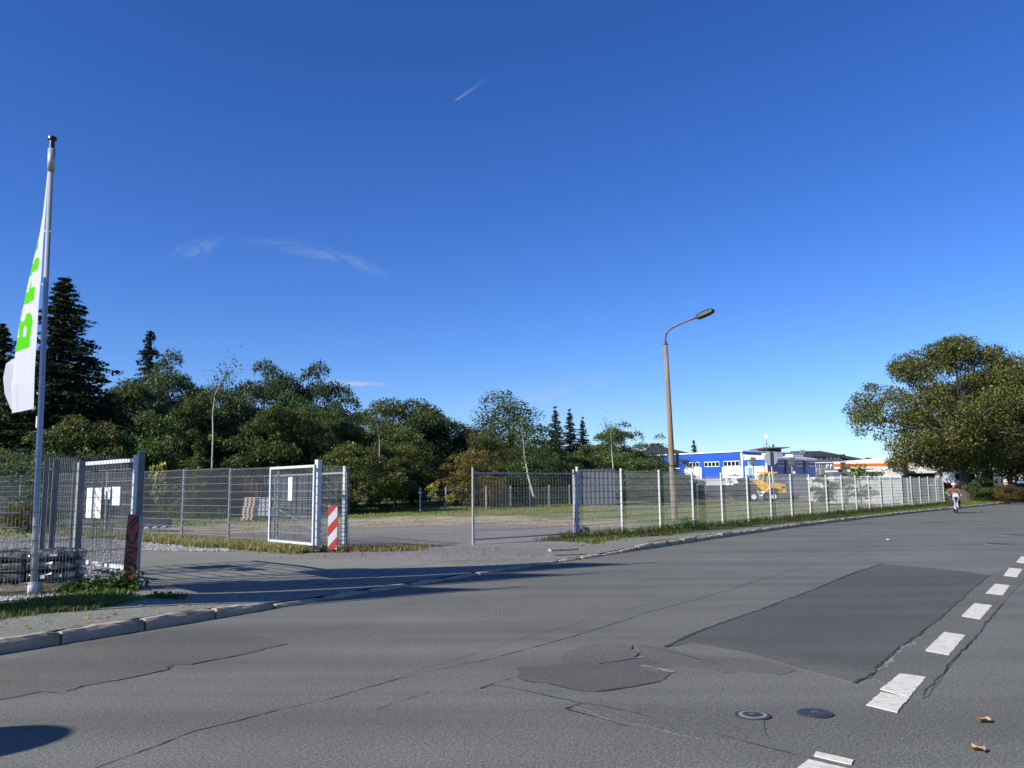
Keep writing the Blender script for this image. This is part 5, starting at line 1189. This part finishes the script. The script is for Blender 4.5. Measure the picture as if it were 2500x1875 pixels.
MB().box(((px_(2205)+px_(2278))/2, -.5, pz(1153)), (px_(2278)-px_(2205), 1.0, .25)).build('fascia', mat['white2'], st)
tc = bpy.data.curves.new('sign_letters', 'FONT'); tc.body = 'Einfahrt'; tc.size = 1.0; tc.extrude = .02; to = bpy.data.objects.new('tmp', tc); C.objects.link(to)
dg = bpy.context.evaluated_depsgraph_get(); lm = bpy.data.meshes.new_from_object(to.evaluated_get(dg)); bpy.data.objects.remove(to)
lm.materials.clear(); lm.materials.append(paint('dark_red_lettering', (.3, .03, .04), .5)); lo = link('sign_letters', lm, st); lw = max(v.co.x for v in lm.vertices)
tgt = px_(2247)-px_(2207); lo.scale = (tgt/lw, (pz(1120)-pz(1128))/.72, 1); lo.rotation_euler = (R(90), 0, 0); lo.location = (px_(2207), -.05, pz(1127.5))
# concrete store in the lot
Y = 66; a = atY(2037, 1163, Y); b = atY(2197, 1160, Y); cs = thing('concrete_store', 'long pale concrete store with a thin roof edge beyond the fence', 'building', ((a.x+b.x)/2, Y, 0)); w = b.x-a.x
MB().box((0, 3, a.z/2-.2), (w, 6, a.z)).build('wall', mat['concrete'], cs); MB().box((0, 3, a.z-.1), (w+.1, 6.2, .2)).build('roof_edge', mat['white2'], cs)
for px in (2118, 2150, 2175): MB().box((atY(px, 1170, Y).x-(a.x+b.x)/2, -.02, 1.0), (.05, .03, 1.9)).build('wall_joint', mat['galv_dark'], cs)
q0 = atY(2160, 1160, Y+.2).x-(a.x+b.x)/2
t, w_, h_ = qbox('long_roof_box', 'grey flat roof box on top behind the concrete store', 'building', 2034, 2156, 1152, 1165, 73, 3, mat['galv_dark'])
for px in (2059, 2126): MB().box((atY(px, 1155, 73).x-atY(2095, 1155, 73).x, -.1, h_*.5), (.3, .12, .2)).build('roof_lamp', mat['dark'], t)
t, w_, h_ = qbox('pump_hall', 'dark opening block right of the concrete store', 'building', 2197, 2240, 1161, 1185, 74, 4, mat['dark'])
t, w_, h_ = qbox('store_wing', 'plain white block under the station canopy', 'building', 2166, 2205, 1143, 1162, 80, 3, mat['white2'])
t, w_, h_ = qbox('banner_board', 'white board with blue print beside the slate house', 'board', 2016, 2046, 1149, 1164, 82, .2, mat['white'])
for i, (x, z) in enumerate(((-.1, .4), (.12, .35), (-.12, .12), (.15, .12), (-.2, .4))): MB().box((x*w_, -.03, z*h_), (w_*.14, .03, h_*.12)).build('printed_mark', paint('blue_print', (.1, .25, .6)), t)
qbox('white_low_wall', 'low white wall below the slate house left of the concrete store', 'wall', 1990, 2036, 1165, 1180, 86, .4, mat['white2'])
# yard lights
for i, (px, lab) in enumerate(((1841, 'floodlight box on a pole before the left blue door'), (1936, 'floodlight box on a pole before the shaded blue side'))):
    Y = 76; q = atY(px+1, 1195, Y); t = thing('floodlight_pole', lab, 'lamp', (q.x, Y, .4), 0, 'floodlight poles in the yard'); k = Y/F; top = atY(px, 1126, Y).z-.4
    MB().tube([(0, 0, 0), (-.02, 0, top-.2)], .07, 8).build('pole', mat['galv'], t); MB().box((0, 0, top), (11*k, .35, 19*k), ry=.06).build('light_box', mat['galv_dark'], t)
    MB().box((-9*k, 0, top), (.06, .06, 16*k)).build('bracket', mat['galv_dark'], t)
    if i: MB().box((4*k, 0, top-28*k), (4*k, .2, 7*k)).build('control_box', mat['white'], t)
# back fences of the lot
def low_fence(lab, pts, hgt, m, pw=.06, rails=()):
    a = gnd(*pts[0]) if len(pts[0]) == 2 else Vector(pts[0]); t = thing('mesh_fence', lab, 'fence', (a.x, a.y, 0)); prev = None
    for i, p in enumerate(pts):
        p = Vector(p); z = gz(p.x, p.y); MB().box((0, 0, hgt/2), (pw, pw, hgt)).build('post', mat[m], t, loc=(p.x-a.x, p.y-a.y, z))
        if prev is not None:
            d = p-prev; L = math.hypot(d.x, d.y); panel(round(L, 1), hgt-.12, 'wire', t, (prev.x-a.x, prev.y-a.y, gz(prev.x, prev.y)), math.atan2(d.y, d.x), step=.1)
        prev = p
    return t
def xs(px, Y): return atY(px, 1195, Y).x
low_fence('mesh fence with slim posts at the back of the lot before the yellow loader', [(xs(px, Y), Y, 0) for px, Y in ((1640, 79), (1722, 77), (1784, 75), (1848, 73), (1914, 71), (1984, 69), (2040, 65.3), (2062, 64))], 2.0, 'galv', .07)
low_fence('wide meshed fence with pale posts at the far edge of the lot before the trees', [(xs(px, Y), Y, 0) for px, Y in ((1026, 51), (1088, 52), (1186, 53.5), (1246, 55), (1293, 56), (1340, 58), (1390, 60))], 1.45, 'galv', .09)
low_fence('fence standing at the right end of the concrete store', [(xs(px, Y), Y, 0) for px, Y in ((2138, 60), (2216, 59), (2290, 66))], 2.0, 'galv_white', .07)
Y = 75; t, w_, h_ = qbox('screen_fence', 'tall finely meshed screen right of the yellow loader', 'fence', 1893, 1977, 1157, 1208, Y, .05, mat['galv_dark'])
low = qbox('dark_hedge_wall', 'dark green planted bank behind the back fence left of the loader', 'wall', 1660, 1850, 1186, 1215, 80, 1.2, paint('dark_screen', (.03, .04, .045), .8, 0, .4, 3))
# containers
mat['cont_blue'] = clad('dark_blue_container', (.012, .03, .06), (.015, .04, .08)); mat['cont_brown'] = clad('brown_container', (.055, .03, .025), (.07, .035, .03)); mat['cont_grey'] = clad('grey_blue_container', (.07, .08, .1), (.12, .13, .15))
def container(lab, px0, px1, pyt, Y, m, rot=0.):
    a = atY(px0, pyt, Y); b = atY(px1, pyt, Y); w = b.x-a.x; x0 = (a.x+b.x)/2; z = gz(x0, Y); h = a.z-z; t = thing('container', lab, 'container', (x0, Y, z), rot, 'containers behind the fences')
    n = int(w/.28); pr = []
    for i in range(n):
        xa = -w/2+w*i/n; q = w/n; pr += [(xa, 0), (xa+q*.3, 0), (xa+q*.45, .05), (xa+q*.85, .05)]
    pr += [(w/2, 0), (w/2, 2.4), (-w/2, 2.4)]; MB().prism(pr, .1, h-.1).build('corrugated_wall', m, t)
    for zz in (.05, h-.05): MB().box((0, 1.2, zz), (w+.04, 2.46, .098)).build('frame_rail', m, t)
container('dark blue container at the left behind the left fence', 400, 545, 1168, 47, mat['cont_blue']); container('brown container behind the left fence beside the pallet stack', 546, 640, 1160, 47.5, mat['cont_brown'])
container('grey blue container behind the open gate leaf', 645, 745, 1160, 46, mat['cont_grey']); container('dark corrugated container seen through the first bay of the right fence', 1416, 1500, 1146, 58, mat['cont_grey'])
mat['wood_pale'] = paint('pale_pallet_wood', (.55, .46, .36), .8, 0, .2, 12)
# stack of pallets and liquid tank
p = atY(611, 1254, 41); t = thing('pallet_stack', 'tall leaning stack of pale wooden pallets before the brown container', 'pallets', (p.x, 41, gz(p.x, 41)))
for i in range(8):
    o = MB()
    for k in range(3): o.box(((k-1)*.2, 0, .05), (.1, .8, .1))
    for k in range(3): o.box((0, (k-1)*.36, .115), (.6, .11, .02))
    o.build('pallet', mat['wood_pale'], t, loc=(random.uniform(-.05, .05)+i*.015, 0, i*.14))
p = atY(650, 1254, 42); t = thing('liquid_tank', 'white plastic tank in a wire cage right of the pallet stack', 'tank', (p.x, 42, gz(p.x, 42)))
MB().box((0, .5, .62), (.95, .95, .9)).build('tank_body', paint('milky_plastic', (.4, .45, .52), .4), t); MB().box((0, .5, .08), (1, 1, .15)).build('tank_pallet', mat['dark'], t)
for k in range(6): MB().box((-.5+k*.2, -.0, .62), (.02, .02, .98)).build('cage_bar', mat['galv'], t)
for k in range(5): MB().box((0, -.02, .2+k*.22), (1.02, .02, .02)).build('cage_bar', mat['galv'], t)
# low beam with white flaps behind the left fence
p = atY(375, 1288, 29.5); t = thing('barrier_beam', 'dark low barrier with four white slanted flaps behind the left fence', 'barrier', (p.x, 29.5, gz(p.x, 29.5)), .1)
MB().box((0, 0, .3), (1.1, .5, .32)).build('beam', mat['dark'], t)
for k in range(4): MB().box((-.42+k*.28, -.28, .13), (.16, .04, .09), ry=-.3, rx=.4).build('flap', mat['white'], t)
t = thing('green_tank', 'green domed tank with a white cap right of the loader', 'tank', (xs(1920, 78), 78, .5)); MB().ball((0, 0, .5), 1.0, (1.3, 1, .75), 16, 10).build('dome', paint('green_plastic', (.05, .16, .13), .5), t, smooth=True); MB().box((0, 0, 1.3), (.9, .6, .35)).build('cap', mat['white'], t)
# caravan, post box and bits behind the lime trunks
t, w_, h_ = qbox('white_van', 'white van parked behind the trunk of the big lime tree', 'van', 2329, 2382, 1152, 1189, 84, 2.2, mat['white']); MB().box((-w_*.22, -.03, h_*.68), (w_*.42, .05, h_*.36)).build('windscreen', mat['glass'], t)
MB().box((w_*.4, -.02, h_*.68), (w_*.18, .05, h_*.36)).build('windscreen', mat['glass'], t)
MB().box((0, .2, -.12), (w_*.98, 2.0, .3)).build('bumper', mat['galv_dark'], t)
for s_ in (-1, 1): MB().disc((s_*w_*.36, .3, -.25), .34, (1, 0, 0), .25, 14).build('wheel', mat['black'], t)
t, w_, h_ = qbox('red_bin', 'dark red bin at the hedge left of the white van', 'bin', 2316, 2330, 1181, 1194, 82, .8, paint('dark_red_bin', (.14, .03, .02))); MB().box((0, .4, h_+.03), (w_*1.08, .86, .06)).build('lid', mat['black'], t)
t, w_, h_ = qbox('orange_pump', 'bright orange pump housing between the trees at the right edge', 'pump', 2466, 2474, 1163, 1183, 92, .6, mat['orange']); MB().box((0, .3, h_+.2), (w_*.8, .5, .4)).build('pump_top', mat['galv_dark'], t)
t, w_, h_ = qbox('white_kiosk', 'white kiosk front between the trees at the right edge', 'kiosk', 2474, 2500, 1158, 1184, 96, 3, mat['white2']); MB().box((-w_*.1, -.03, h_*.6), (w_*.14, .05, h_*.3)).build('kiosk_window', mat['glass'], t); MB().box((-w_*.33, -.03, h_*.5), (w_*.2, .05, h_*.9)).build('kiosk_door', mat['galv_dark'], t)
t, w_, h_ = qbox('grey_shed', 'grey corrugated shed wall behind the second lime trunk', 'shed', 2420, 2460, 1160, 1195, 98, 3, mat['cont_grey']); MB().box((0, 1.5, h_+.05), (w_*1.04, 3.3, .12)).build('shed_roof', mat['galv_dark'], t)
t = thing('parked_car', 'dark car just visible at the right edge behind the hedge', 'car', (xs(2505, 74), 74, .3)); MB().box((0, 0, .55), (1.8, 3.8, .5)).build('body', paint('dark_car_paint', (.03, .05, .07), .25), t)
cb_ = MB(); cb_.add([(-.8, -1.2, .8), (.8, -1.2, .8), (.8, 1.6, .8), (-.8, 1.6, .8), (-.62, -.6, 1.35), (.62, -.6, 1.35), (.62, 1.2, 1.35), (-.62, 1.2, 1.35)], [(4, 5, 6, 7), (0, 1, 5, 4), (1, 2, 6, 5), (2, 3, 7, 6), (3, 0, 4, 7)]); cb_.build('cabin', mat['glass'], t)
for sx_ in (-1, 1):
    for sy_ in (-1, 1): MB().disc((sx_*.82, sy_*1.2, .32), .32, (1, 0, 0), .2, 14).build('wheel', mat['black'], t)
# station forecourt asphalt seen beyond the fence end
fa = MB(); q = [(36, 70), (44, 80), (70, 108), (60, 118), (20, 84), (27, 68)]
fa.add([(x, y, gz(x, y)+.03) for x, y in q], [tuple(range(6))]); fm = fa.mesh('forecourt', mat['asphalt_walk']); bm_fix(fm); fo = link('forecourt', fm, kind='structure')
# ================================================================ yellow wheel loader
yel = paint('loader_yellow', (.72, .42, .03), .4, 0, .1, 3, .5, (.4, .22, .05)); Y = 70; k = Y/F; p0 = atY(1822, 1212, Y); z0 = gz(p0.x, Y); base_py = 1211
def LX(px): return (px-1822)*k
def LZ(py, px=1860): return atY(px, py, Y).z-z0
t = thing('wheel_loader', 'yellow wheel loader with glazed cab facing left behind the lot fence', 'wheel loader', (p0.x, Y, z0), 0)
def lprism(nm, pts, y0, y1, m, par=t):
    mb = MB(); n = len(pts); pp = [(LX(a), LZ(b)) for a, b in pts]
    mb.add([(x, y, z) for y in (y0, y1) for x, z in pp], [tuple(range(n)), tuple(range(2*n-1, n-1, -1))]+[(i, n+i, n+(i+1) % n, (i+1) % n) for i in range(n)]); me = mb.mesh(nm, m); bm_fix(me); return link(nm, me, par)
lprism('engine_hood', [(1868, 1181), (1890, 1180), (1911, 1183), (1912, 1203), (1898, 1204), (1890, 1195), (1876, 1194), (1866, 1200)], -.75, .75, yel)
lprism('front_frame', [(1828, 1181), (1858, 1181), (1868, 1178), (1867, 1200), (1858, 1200), (1850, 1190), (1834, 1189)], -.5, .5, yel)
lprism('cab_base', [(1858, 1172), (1866, 1181), (1884, 1181), (1884, 1188), (1862, 1190), (1856, 1176)], -.7, .7, yel)
cabp = lprism('cab_glass', [(1862, 1157), (1884, 1157), (1884, 1181), (1866, 1181), (1859, 1172)], -.6, .6, paint('tinted_glass', (.12, .15, .17), .1))
for a, b in (((1862, 1157), (1859, 1173)), ((1872, 1157), (1868, 1181)), ((1884, 1157), (1885, 1182))):
    for y in (-.62, .62): MB().beam((LX(a[0]), y, LZ(a[1])), (LX(b[0]), y, LZ(b[1])), .09, .09).build('cab_pillar', yel, cabp)
lprism('cab_roof', [(1862, 1152), (1893, 1153), (1893, 1156), (1862, 1157.5)], -.72, .72, yel)
lprism('grille', [(1901, 1188), (1909, 1188), (1909, 1193), (1901, 1193)], -.77, -.755, mat['black'])
lprism('lift_arm', [(1838, 1172), (1846, 1172), (1862, 1181), (1860, 1185), (1846, 1178), (1822, 1180), (1822, 1177)], -.45, -.3, yel); lprism('lift_arm', [(1838, 1172), (1846, 1172), (1862, 1181), (1860, 1185), (1846, 1178), (1822, 1180), (1822, 1177)], .3, .45, yel)
lprism('bucket', [(1806, 1168), (1822, 1166), (1826, 1176), (1821, 1183), (1800, 1184), (1798, 1180), (1812, 1178)], -.95, .95, paint('bucket_dark', (.05, .08, .07), .6))
wm = MB(); wm.tube([(0, -.16, 0), (0, -.13, 0), (0, .13, 0), (0, .16, 0)], [.34, .42, .42, .34], 20)
hm_ = MB(); hm_.tube([(0, -.175, 0), (0, .175, 0)], .22, 16); wme = wm.mesh('tyre', mat['black']); hme = hm_.mesh('rim', mat['white'])
for px in (1833, 1881):
    for y in (-.72, .72):
        w_ = bpy.data.objects.new('wheel', None); C.objects.link(w_); w_.parent = t; w_.location = (LX(px), y, .42); link('tyre', wme, w_); link('rim', hme, w_)
for px in (1881,): lprism('mudguard', [(1866, 1198), (1871, 1189), (1881, 1186), (1892, 1190), (1896, 1198), (1890, 1193), (1881, 1190), (1873, 1192)], -.95, -.5, yel)
# ================================================================ moped and rider
MX = gnd(2331, 1253.5); rz = math.atan2(-MX.y, -MX.x)+.1        # coming towards the camera
tm_ = thing('moped', 'white and grey moped coming along the road with its rider', 'moped', (MX.x+.25, MX.y+.35, 0), rz)
mpw = paint('moped_white', (.3, .31, .32), .35); tire = mat['black']
def wheel(x, par):
    o = MB(); n, m2 = 24, 8; vs = []
    for i in range(n):
        a = 2*math.pi*i/n
        for j in range(m2): b = 2*math.pi*j/m2; r = .245+.035*math.cos(b); vs.append((r*math.cos(a), .035*math.sin(b), r*math.sin(a)))
    o.add(vs, [(i*m2+j, ((i+1) % n)*m2+j, ((i+1) % n)*m2+(j+1) % m2, i*m2+(j+1) % m2) for i in range(n) for j in range(m2)])
    w_ = bpy.data.objects.new('wheel', None); C.objects.link(w_); w_.parent = par; w_.location = (x, 0, .28); o.build('tyre', tire, w_, smooth=True)
    sp_ = MB()
    for i in range(9): a = 2*math.pi*i/9; sp_.tube([(0, 0, 0), (.225*math.cos(a), 0, .225*math.sin(a))], .006, 4)
    sp_.build('spokes', mat['galv'], w_); MB().disc((0, 0, 0), .06, (0, 1, 0), .12, 12).build('hub', mat['alu'], w_)
wheel(.62, tm_); wheel(-.62, tm_)
for y in (-.075, .075): MB().tube([(.62, y, .28), (.5, y, .62), (.42, y, .86)], .02, 6).build('fork_leg', mat['alu'], tm_)
fd_ = MB(); pts_ = [(.62+.33*math.cos(a), .28+.33*math.sin(a)) for a in np.linspace(.3, 2.6, 9)]
fd_.add([(x, y, z) for x, z in pts_ for y in (-.06, 0, .06)], [(i*3+j, i*3+j+1, i*3+j+4, i*3+j+3) for i in range(8) for j in range(2)]); fd_.build('front_mudguard', mpw, tm_)
MB().tube([(.4, -.33, .98), (.43, -.15, .95), (.42, 0, .9), (.43, .15, .95), (.4, .33, .98)], .014, 6).build('handlebar', mat['dark'], tm_)
cw = MB(); cw.add([(.5, -.15, .72), (.5, .15, .72), (.52, .17, .95), (.52, -.17, .95), (.42, -.12, 1.15), (.42, .12, 1.15), (.36, -.15, .72), (.36, .15, .72), (.38, .17, .95), (.38, -.17, .95), (.35, -.12, 1.15), (.35, .12, 1.15)], [(0, 1, 2, 3), (3, 2, 5, 4), (6, 9, 8, 7), (9, 10, 11, 8), (0, 3, 9, 6), (1, 7, 8, 2), (3, 4, 10, 9), (2, 8, 11, 5), (4, 5, 11, 10), (0, 6, 7, 1)])
cw.build('front_cowl', mpw, tm_); MB().tube([(.5, 0, .84), (.56, 0, .84)], [.08, .085], 14).build('headlight', mat['glass'], tm_)
MB().box((.535, 0, .99), (.01, .2, .1), ry=-.4).build('number_plate', mat['road_white'], tm_)
for y in (-.24, .24): MB().ball((.46, y, .84), .018, (1, 1, 1), 8, 6).build('indicator', mat['orange'], tm_)
MB().tube([(.4, 0, .8), (.25, 0, .45), (-.1, 0, .4), (-.5, 0, .5)], [.04, .07, .09, .05], 10).build('frame', mat['galv_dark'], tm_); MB().box((.02, 0, .32), (.3, .22, .24)).build('engine', mat['alu'], tm_)
MB().box((-.32, 0, .74), (.7, .24, .1)).build('seat', mat['black'], tm_); MB().box((.1, 0, .7), (.36, .2, .16)).build('fuel_tank', mpw, tm_)
for y in (-.22, .22): MB().box((-.5, y, .55), (.34, .12, .3)).build('side_bag', mat['black'], tm_)
for y in (-1, 1): MB().tube([(.4, y*.3, .99), (.38, y*.36, 1.12)], .008, 5).build('mirror', mat['dark'], tm_)
MB().tube([(-.1, -.15, .25), (-.7, -.16, .32)], .035, 8).build('exhaust', mat['galv'], tm_)
def skin(name, joints, edges, mats, parent, sub=1):
    me = bpy.data.meshes.new(name); me.from_pydata([j[0] for j in joints], edges, []); o = bpy.data.objects.new(name, me); C.objects.link(o)
    md = o.modifiers.new('s', 'SKIN'); md.use_smooth_shade = True; sv = me.skin_vertices[0].data
    for i, j in enumerate(joints): sv[i].radius = j[1] if hasattr(j[1], '__len__') else (j[1], j[1])
    sv[0].use_root = True; s2 = o.modifiers.new('u', 'SUBSURF'); s2.levels = s2.render_levels = sub
    d_ = bpy.context.evaluated_depsgraph_get(); nm = bpy.data.meshes.new_from_object(o.evaluated_get(d_)); bpy.data.objects.remove(o); nm.name = name; nm.materials.clear(); nm.materials.append(mats)
    return link(name, nm, parent)
pr_ = thing('person', 'person in a brown jacket, dark trousers and white helmet riding the moped', 'person', tuple(tm_.location), rz)
skn = paint('skin', (.5, .27, .19), .6, 0, .05); jk = paint('brown_jacket', (.15, .07, .035), .85, 0, .2, 9); tr = paint('dark_trousers', (.03, .033, .04), .85, 0, .2, 9)
J = [((-.28, 0, .86), (.15, .17)), ((-.24, 0, 1.05), (.13, .16)), ((-.17, 0, 1.27), (.13, .19)), ((-.14, 0, 1.38), (.07, .08)), ((-.12, 0, 1.46), (.055, .055)), ((-.1, 0, 1.55), (.085, .075))]
E_ = [(i, i+1) for i in range(5)]
for s_ in (-1, 1):
    b0 = len(J); J += [((-.15, s_*.19, 1.34), .06), ((-.02, s_*.3, 1.13), .045), ((.28, s_*.3, 1.02), .033)]; E_ += [(2, b0), (b0, b0+1), (b0+1, b0+2)]
    b0 = len(J); J += [((-.24, s_*.1, .84), .085), ((.16, s_*.2, .78), .07), ((.1, s_*.19, .4), .045), ((.13, s_*.19, .3), .04), ((.25, s_*.19, .27), .03)]; E_ += [(0, b0)]+[(b0+i, b0+i+1) for i in range(4)]
skin('body', J, E_, skn, pr_)
TJ = [((-.29, 0, .86), (.165, .185))]; TE = []
for s_ in (-1, 1):
    b0 = len(TJ); TJ += [((-.24, s_*.1, .85), .1), ((.17, s_*.2, .79), .085), ((.1, s_*.19, .42), .062), ((.1, s_*.19, .34), .058)]; TE += [(0, b0)]+[(b0+i, b0+i+1) for i in range(3)]
skin('trousers', TJ, TE, tr, pr_)
JJ = [((-.28, 0, .92), (.17, .19)), ((-.24, 0, 1.08), (.155, .19)), ((-.17, 0, 1.28), (.15, .21)), ((-.14, 0, 1.4), (.085, .1))]; JE = [(0, 1), (1, 2), (2, 3)]
for s_ in (-1, 1):
    b0 = len(JJ); JJ += [((-.15, s_*.2, 1.34), .085), ((-.02, s_*.31, 1.13), .07), ((.26, s_*.3, 1.03), .05)]; JE += [(2, b0), (b0, b0+1), (b0+1, b0+2)]
skin('jacket', JJ, JE, jk, pr_, 2)
sf = MB()
for s_ in (-1, 1):
    # hand closed round the grip: palm, four fingers, thumb
    sf = MB(); sf.ball((.35, s_*.3, 1.01), .045, (1.1, .85, .7), 10, 7)
    for q in range(4): y = s_*(.27+q*.022); L = (.9, 1, .95, .8)[q]; sf.tube([(.37, y, 1.02), (.37+.045*L, y, 1.015), (.37+.055*L, y, .985), (.385, y, .97)], [.011, .0105, .0095, .008], 6)
    sf.tube([(.34, s_*.25, 1.0), (.37, s_*.235, .98), (.4, s_*.245, .965)], [.013, .012, .009], 6); sf.build('hand', skn, pr_, smooth=True)
for s_ in (-1, 1): MB().box((.2, s_*.19, .275), (.28, .1, .09)).build('shoe', mat['black'], pr_)
hl = MB(); hl.ball((-.105, 0, 1.6), .138, (1.08, .95, .98), 18, 12); ho = hl.build('helmet', mat['black'], pr_, smooth=True)
MB().ball((-.075, 0, 1.625), .135, (.95, .9, .72), 16, 10).build('helmet_shell', mat['white'], ho, smooth=True)
fc = MB(); fc.ball((-.02, 0, 1.535), .08, (.75, .85, 1.05), 14, 10); fc.ball((.045, 0, 1.53), .014, (1, .8, 1.4), 8, 6)
fo_ = fc.build('face', skn, pr_, smooth=True)
for s_ in (-1, 1): MB().ball((.034, s_*.03, 1.562), .011, (.6, 1.2, .7), 8, 6).build('eye', mat['black'], fo_)
MB().box((.04, 0, 1.495), (.01, .035, .007)).build('mouth', paint('lips', (.3, .1, .08)), fo_)
MB().tube([(-.12, 0, 1.4), (-.11, 0, 1.45)], [.09, .085], 14).build('scarf', tr, pr_)
# ================================================================ clouds, contrail, aeroplane
def cloudmat(name, dens, sx_, sy_):
    g = NG(name); tc = g.n('ShaderNodeTexCoord'); mp = g.n('ShaderNodeMapping'); g.l(tc.outputs['UV'], mp.inputs[0])
    s_ = g.n('ShaderNodeSeparateXYZ'); g.l(tc.outputs['UV'], s_.inputs[0])
    nn = g.n('ShaderNodeTexNoise'); mp.inputs['Scale'].default_value = (sx_, sy_, 1); nn.inputs['Scale'].default_value = 1.; nn.inputs['Detail'].default_value = 8; nn.inputs['Roughness'].default_value = .68; nn.inputs['Distortion'].default_value = .5; g.l(mp.outputs[0], nn.inputs[0])
    v = g.math('MULTIPLY', s_.outputs[1], g.math('SUBTRACT', 1., s_.outputs[1])); u = g.math('MULTIPLY', s_.outputs[0], g.math('SUBTRACT', 1., s_.outputs[0]))
    env = g.math('MULTIPLY', g.math('POWER', g.math('MULTIPLY', v, 4.), 2.2), g.math('POWER', g.math('MULTIPLY', u, 4., True), 1.3))
    a = g.math('MULTIPLY', g.math('MULTIPLY', env, g.ramp(nn.outputs['Fac'], [(.38, 0.), (.75, 1.)])), dens, True)
    d = g.n('ShaderNodeBsdfDiffuse'); d.inputs[0].default_value = (.72, .82, .95, 1); t_ = g.n('ShaderNodeBsdfTranslucent'); t_.inputs[0].default_value = (.72, .82, .95, 1)
    ad = g.n('ShaderNodeMixShader'); ad.inputs[0].default_value = .5; g.l(d.outputs[0], ad.inputs[1]); g.l(t_.outputs[0], ad.inputs[2])
    tr_ = g.n('ShaderNodeBsdfTransparent'); mx = g.n('ShaderNodeMixShader'); g.l(a, mx.inputs[0]); g.l(tr_.outputs[0], mx.inputs[1]); g.l(ad.outputs[0], mx.inputs[2]); g.l(mx.outputs[0], g.out.inputs[0]); return g.m
def cloud(name, pts, wid, alt, m, kind='stuff', par=None):
    """a thin sheet of cloud lying level at its altitude, following a centre line of view directions"""
    cl = []; 
    for (px, py), w in zip(pts, wid):
        d = ray(px, py); c = Vector((0, 0, H))+d*((alt-H)/d.z); e = ray(px, py-w); f = ray(px, py+w)
        cl.append((Vector((0, 0, H))+e*((alt-H)/e.z), Vector((0, 0, H))+f*((alt-H)/f.z)))
    vs = []; 
    for a, b in cl: vs += [a, b]
    n = len(cl); me = bpy.data.meshes.new(name); me.from_pydata([tuple(v) for v in vs], [], [(2*i, 2*i+1, 2*i+3, 2*i+2) for i in range(n-1)]); me.materials.append(m)
    uv_ = me.uv_layers.new(); 
    for p_ in me.polygons:
        for li in p_.loop_indices:
            vi = me.loops[li].vertex_index; uv_.data[li].uv = ((vi//2)/(n-1), vi % 2)
    return link(name, me, par, kind)
cmt = cloudmat('thin_cirrus', .42, 5, 2.2); cmt2 = cloudmat('thin_cirrus_faint', .6, 4, 2.5)
cloud('cloud', [(560, 580), (640, 592), (720, 604), (800, 620), (870, 640), (930, 668), (975, 690)], [14, 20, 24, 24, 24, 20, 12], 3000, cmt)
cloud('cloud', [(400, 620), (440, 612), (480, 606), (515, 600), (560, 585)], [14, 24, 30, 26, 14], 3000, cmt)
cloud('cloud', [(740, 928), (800, 932), (860, 936), (910, 938), (960, 940)], [10, 12, 11, 9, 6], 3000, cloudmat('streak', 2.2, 2, 1.2))
cml = cloudmat('low_wisp', .9, 3, 2)
cloud('cloud', [(1440, 1000), (1490, 995), (1530, 996), (1570, 1000), (1610, 1004)], [10, 20, 22, 18, 8], 3000, cml)
cloud('cloud', [(1660, 1030), (1700, 1022), (1740, 1014), (1780, 1012)], [10, 16, 14, 8], 3000, cml)
cloud('cloud', [(1060, 1000), (1150, 985), (1250, 965), (1350, 950), (1450, 935), (1530, 920)], [20, 34, 40, 44, 34, 20], 3000, cmt2)
cmg = cloudmat('grey_cloud', .5, 3, 2); cloud('cloud', [(2105, 1096), (2130, 1093), (2160, 1096)], [6, 9, 5], 3000, cmg)
# aeroplane with its trail
alt = 9000; d0 = ray(1113, 244); d1 = ray(1200, 184); q0 = Vector((0, 0, H))+d0*((alt-H)/d0.z); q1 = Vector((0, 0, H))+d1*((alt-H)/d1.z)
ap = thing('aeroplane', 'tiny airliner high in the sky at the lower end of its white trail', 'aeroplane', q0); ax = (q0-q1).normalized(); ap.rotation_euler = ax.to_track_quat('X', 'Z').to_euler()
MB().tube([(-32, 0, 0), (-24, 0, 0), (26, 0, 0), (33, 0, 0)], [.6, 3, 3, .5], 10).build('fuselage', mat['white'], ap)
for s_ in (-1, 1): mb = MB(); mb.prism([(8, 0), (0, 0), (-12, s_*31), (-8, s_*31)], -1, -.4); mb.build('wing', mat['white'], ap)
mb = MB(); mb.prism([(-26, 0), (-31, 0), (-34, 11), (-32, 11)], -.3, .3); mb.prism([(-26, 0), (-31, 0), (-34, -11), (-32, -11)], -.3, .3); mb.build('tailplane', mat['white'], ap)
def trailmat():
    g = NG('contrail'); tc = g.n('ShaderNodeTexCoord'); s_ = g.n('ShaderNodeSeparateXYZ'); g.l(tc.outputs['UV'], s_.inputs[0])
    v = g.math('MULTIPLY', g.math('MULTIPLY', s_.outputs[1], g.math('SUBTRACT', 1., s_.outputs[1])), 4., True)
    a = g.math('MULTIPLY', v, g.math('MULTIPLY', g.math('POWER', g.math('SUBTRACT', 1., s_.outputs[0], True), 1.8), .34), True)
    d = g.n('ShaderNodeBsdfDiffuse'); d.inputs[0].default_value = (.9, .9, .9, 1); t_ = g.n('ShaderNodeBsdfTranslucent'); t_.inputs[0].default_value = (.9, .9, .9, 1); ad = g.n('ShaderNodeMixShader'); g.l(d.outputs[0], ad.inputs[1]); g.l(t_.outputs[0], ad.inputs[2])
    tr_ = g.n('ShaderNodeBsdfTransparent'); mx = g.n('ShaderNodeMixShader'); g.l(a, mx.inputs[0]); g.l(tr_.outputs[0], mx.inputs[1]); g.l(ad.outputs[0], mx.inputs[2]); g.l(mx.outputs[0], g.out.inputs[0]); return g.m
cloud('contrail', [(1115, 243), (1140, 226), (1170, 205), (1200, 184)], [2.5, 5, 8, 10], alt-15, trailmat())
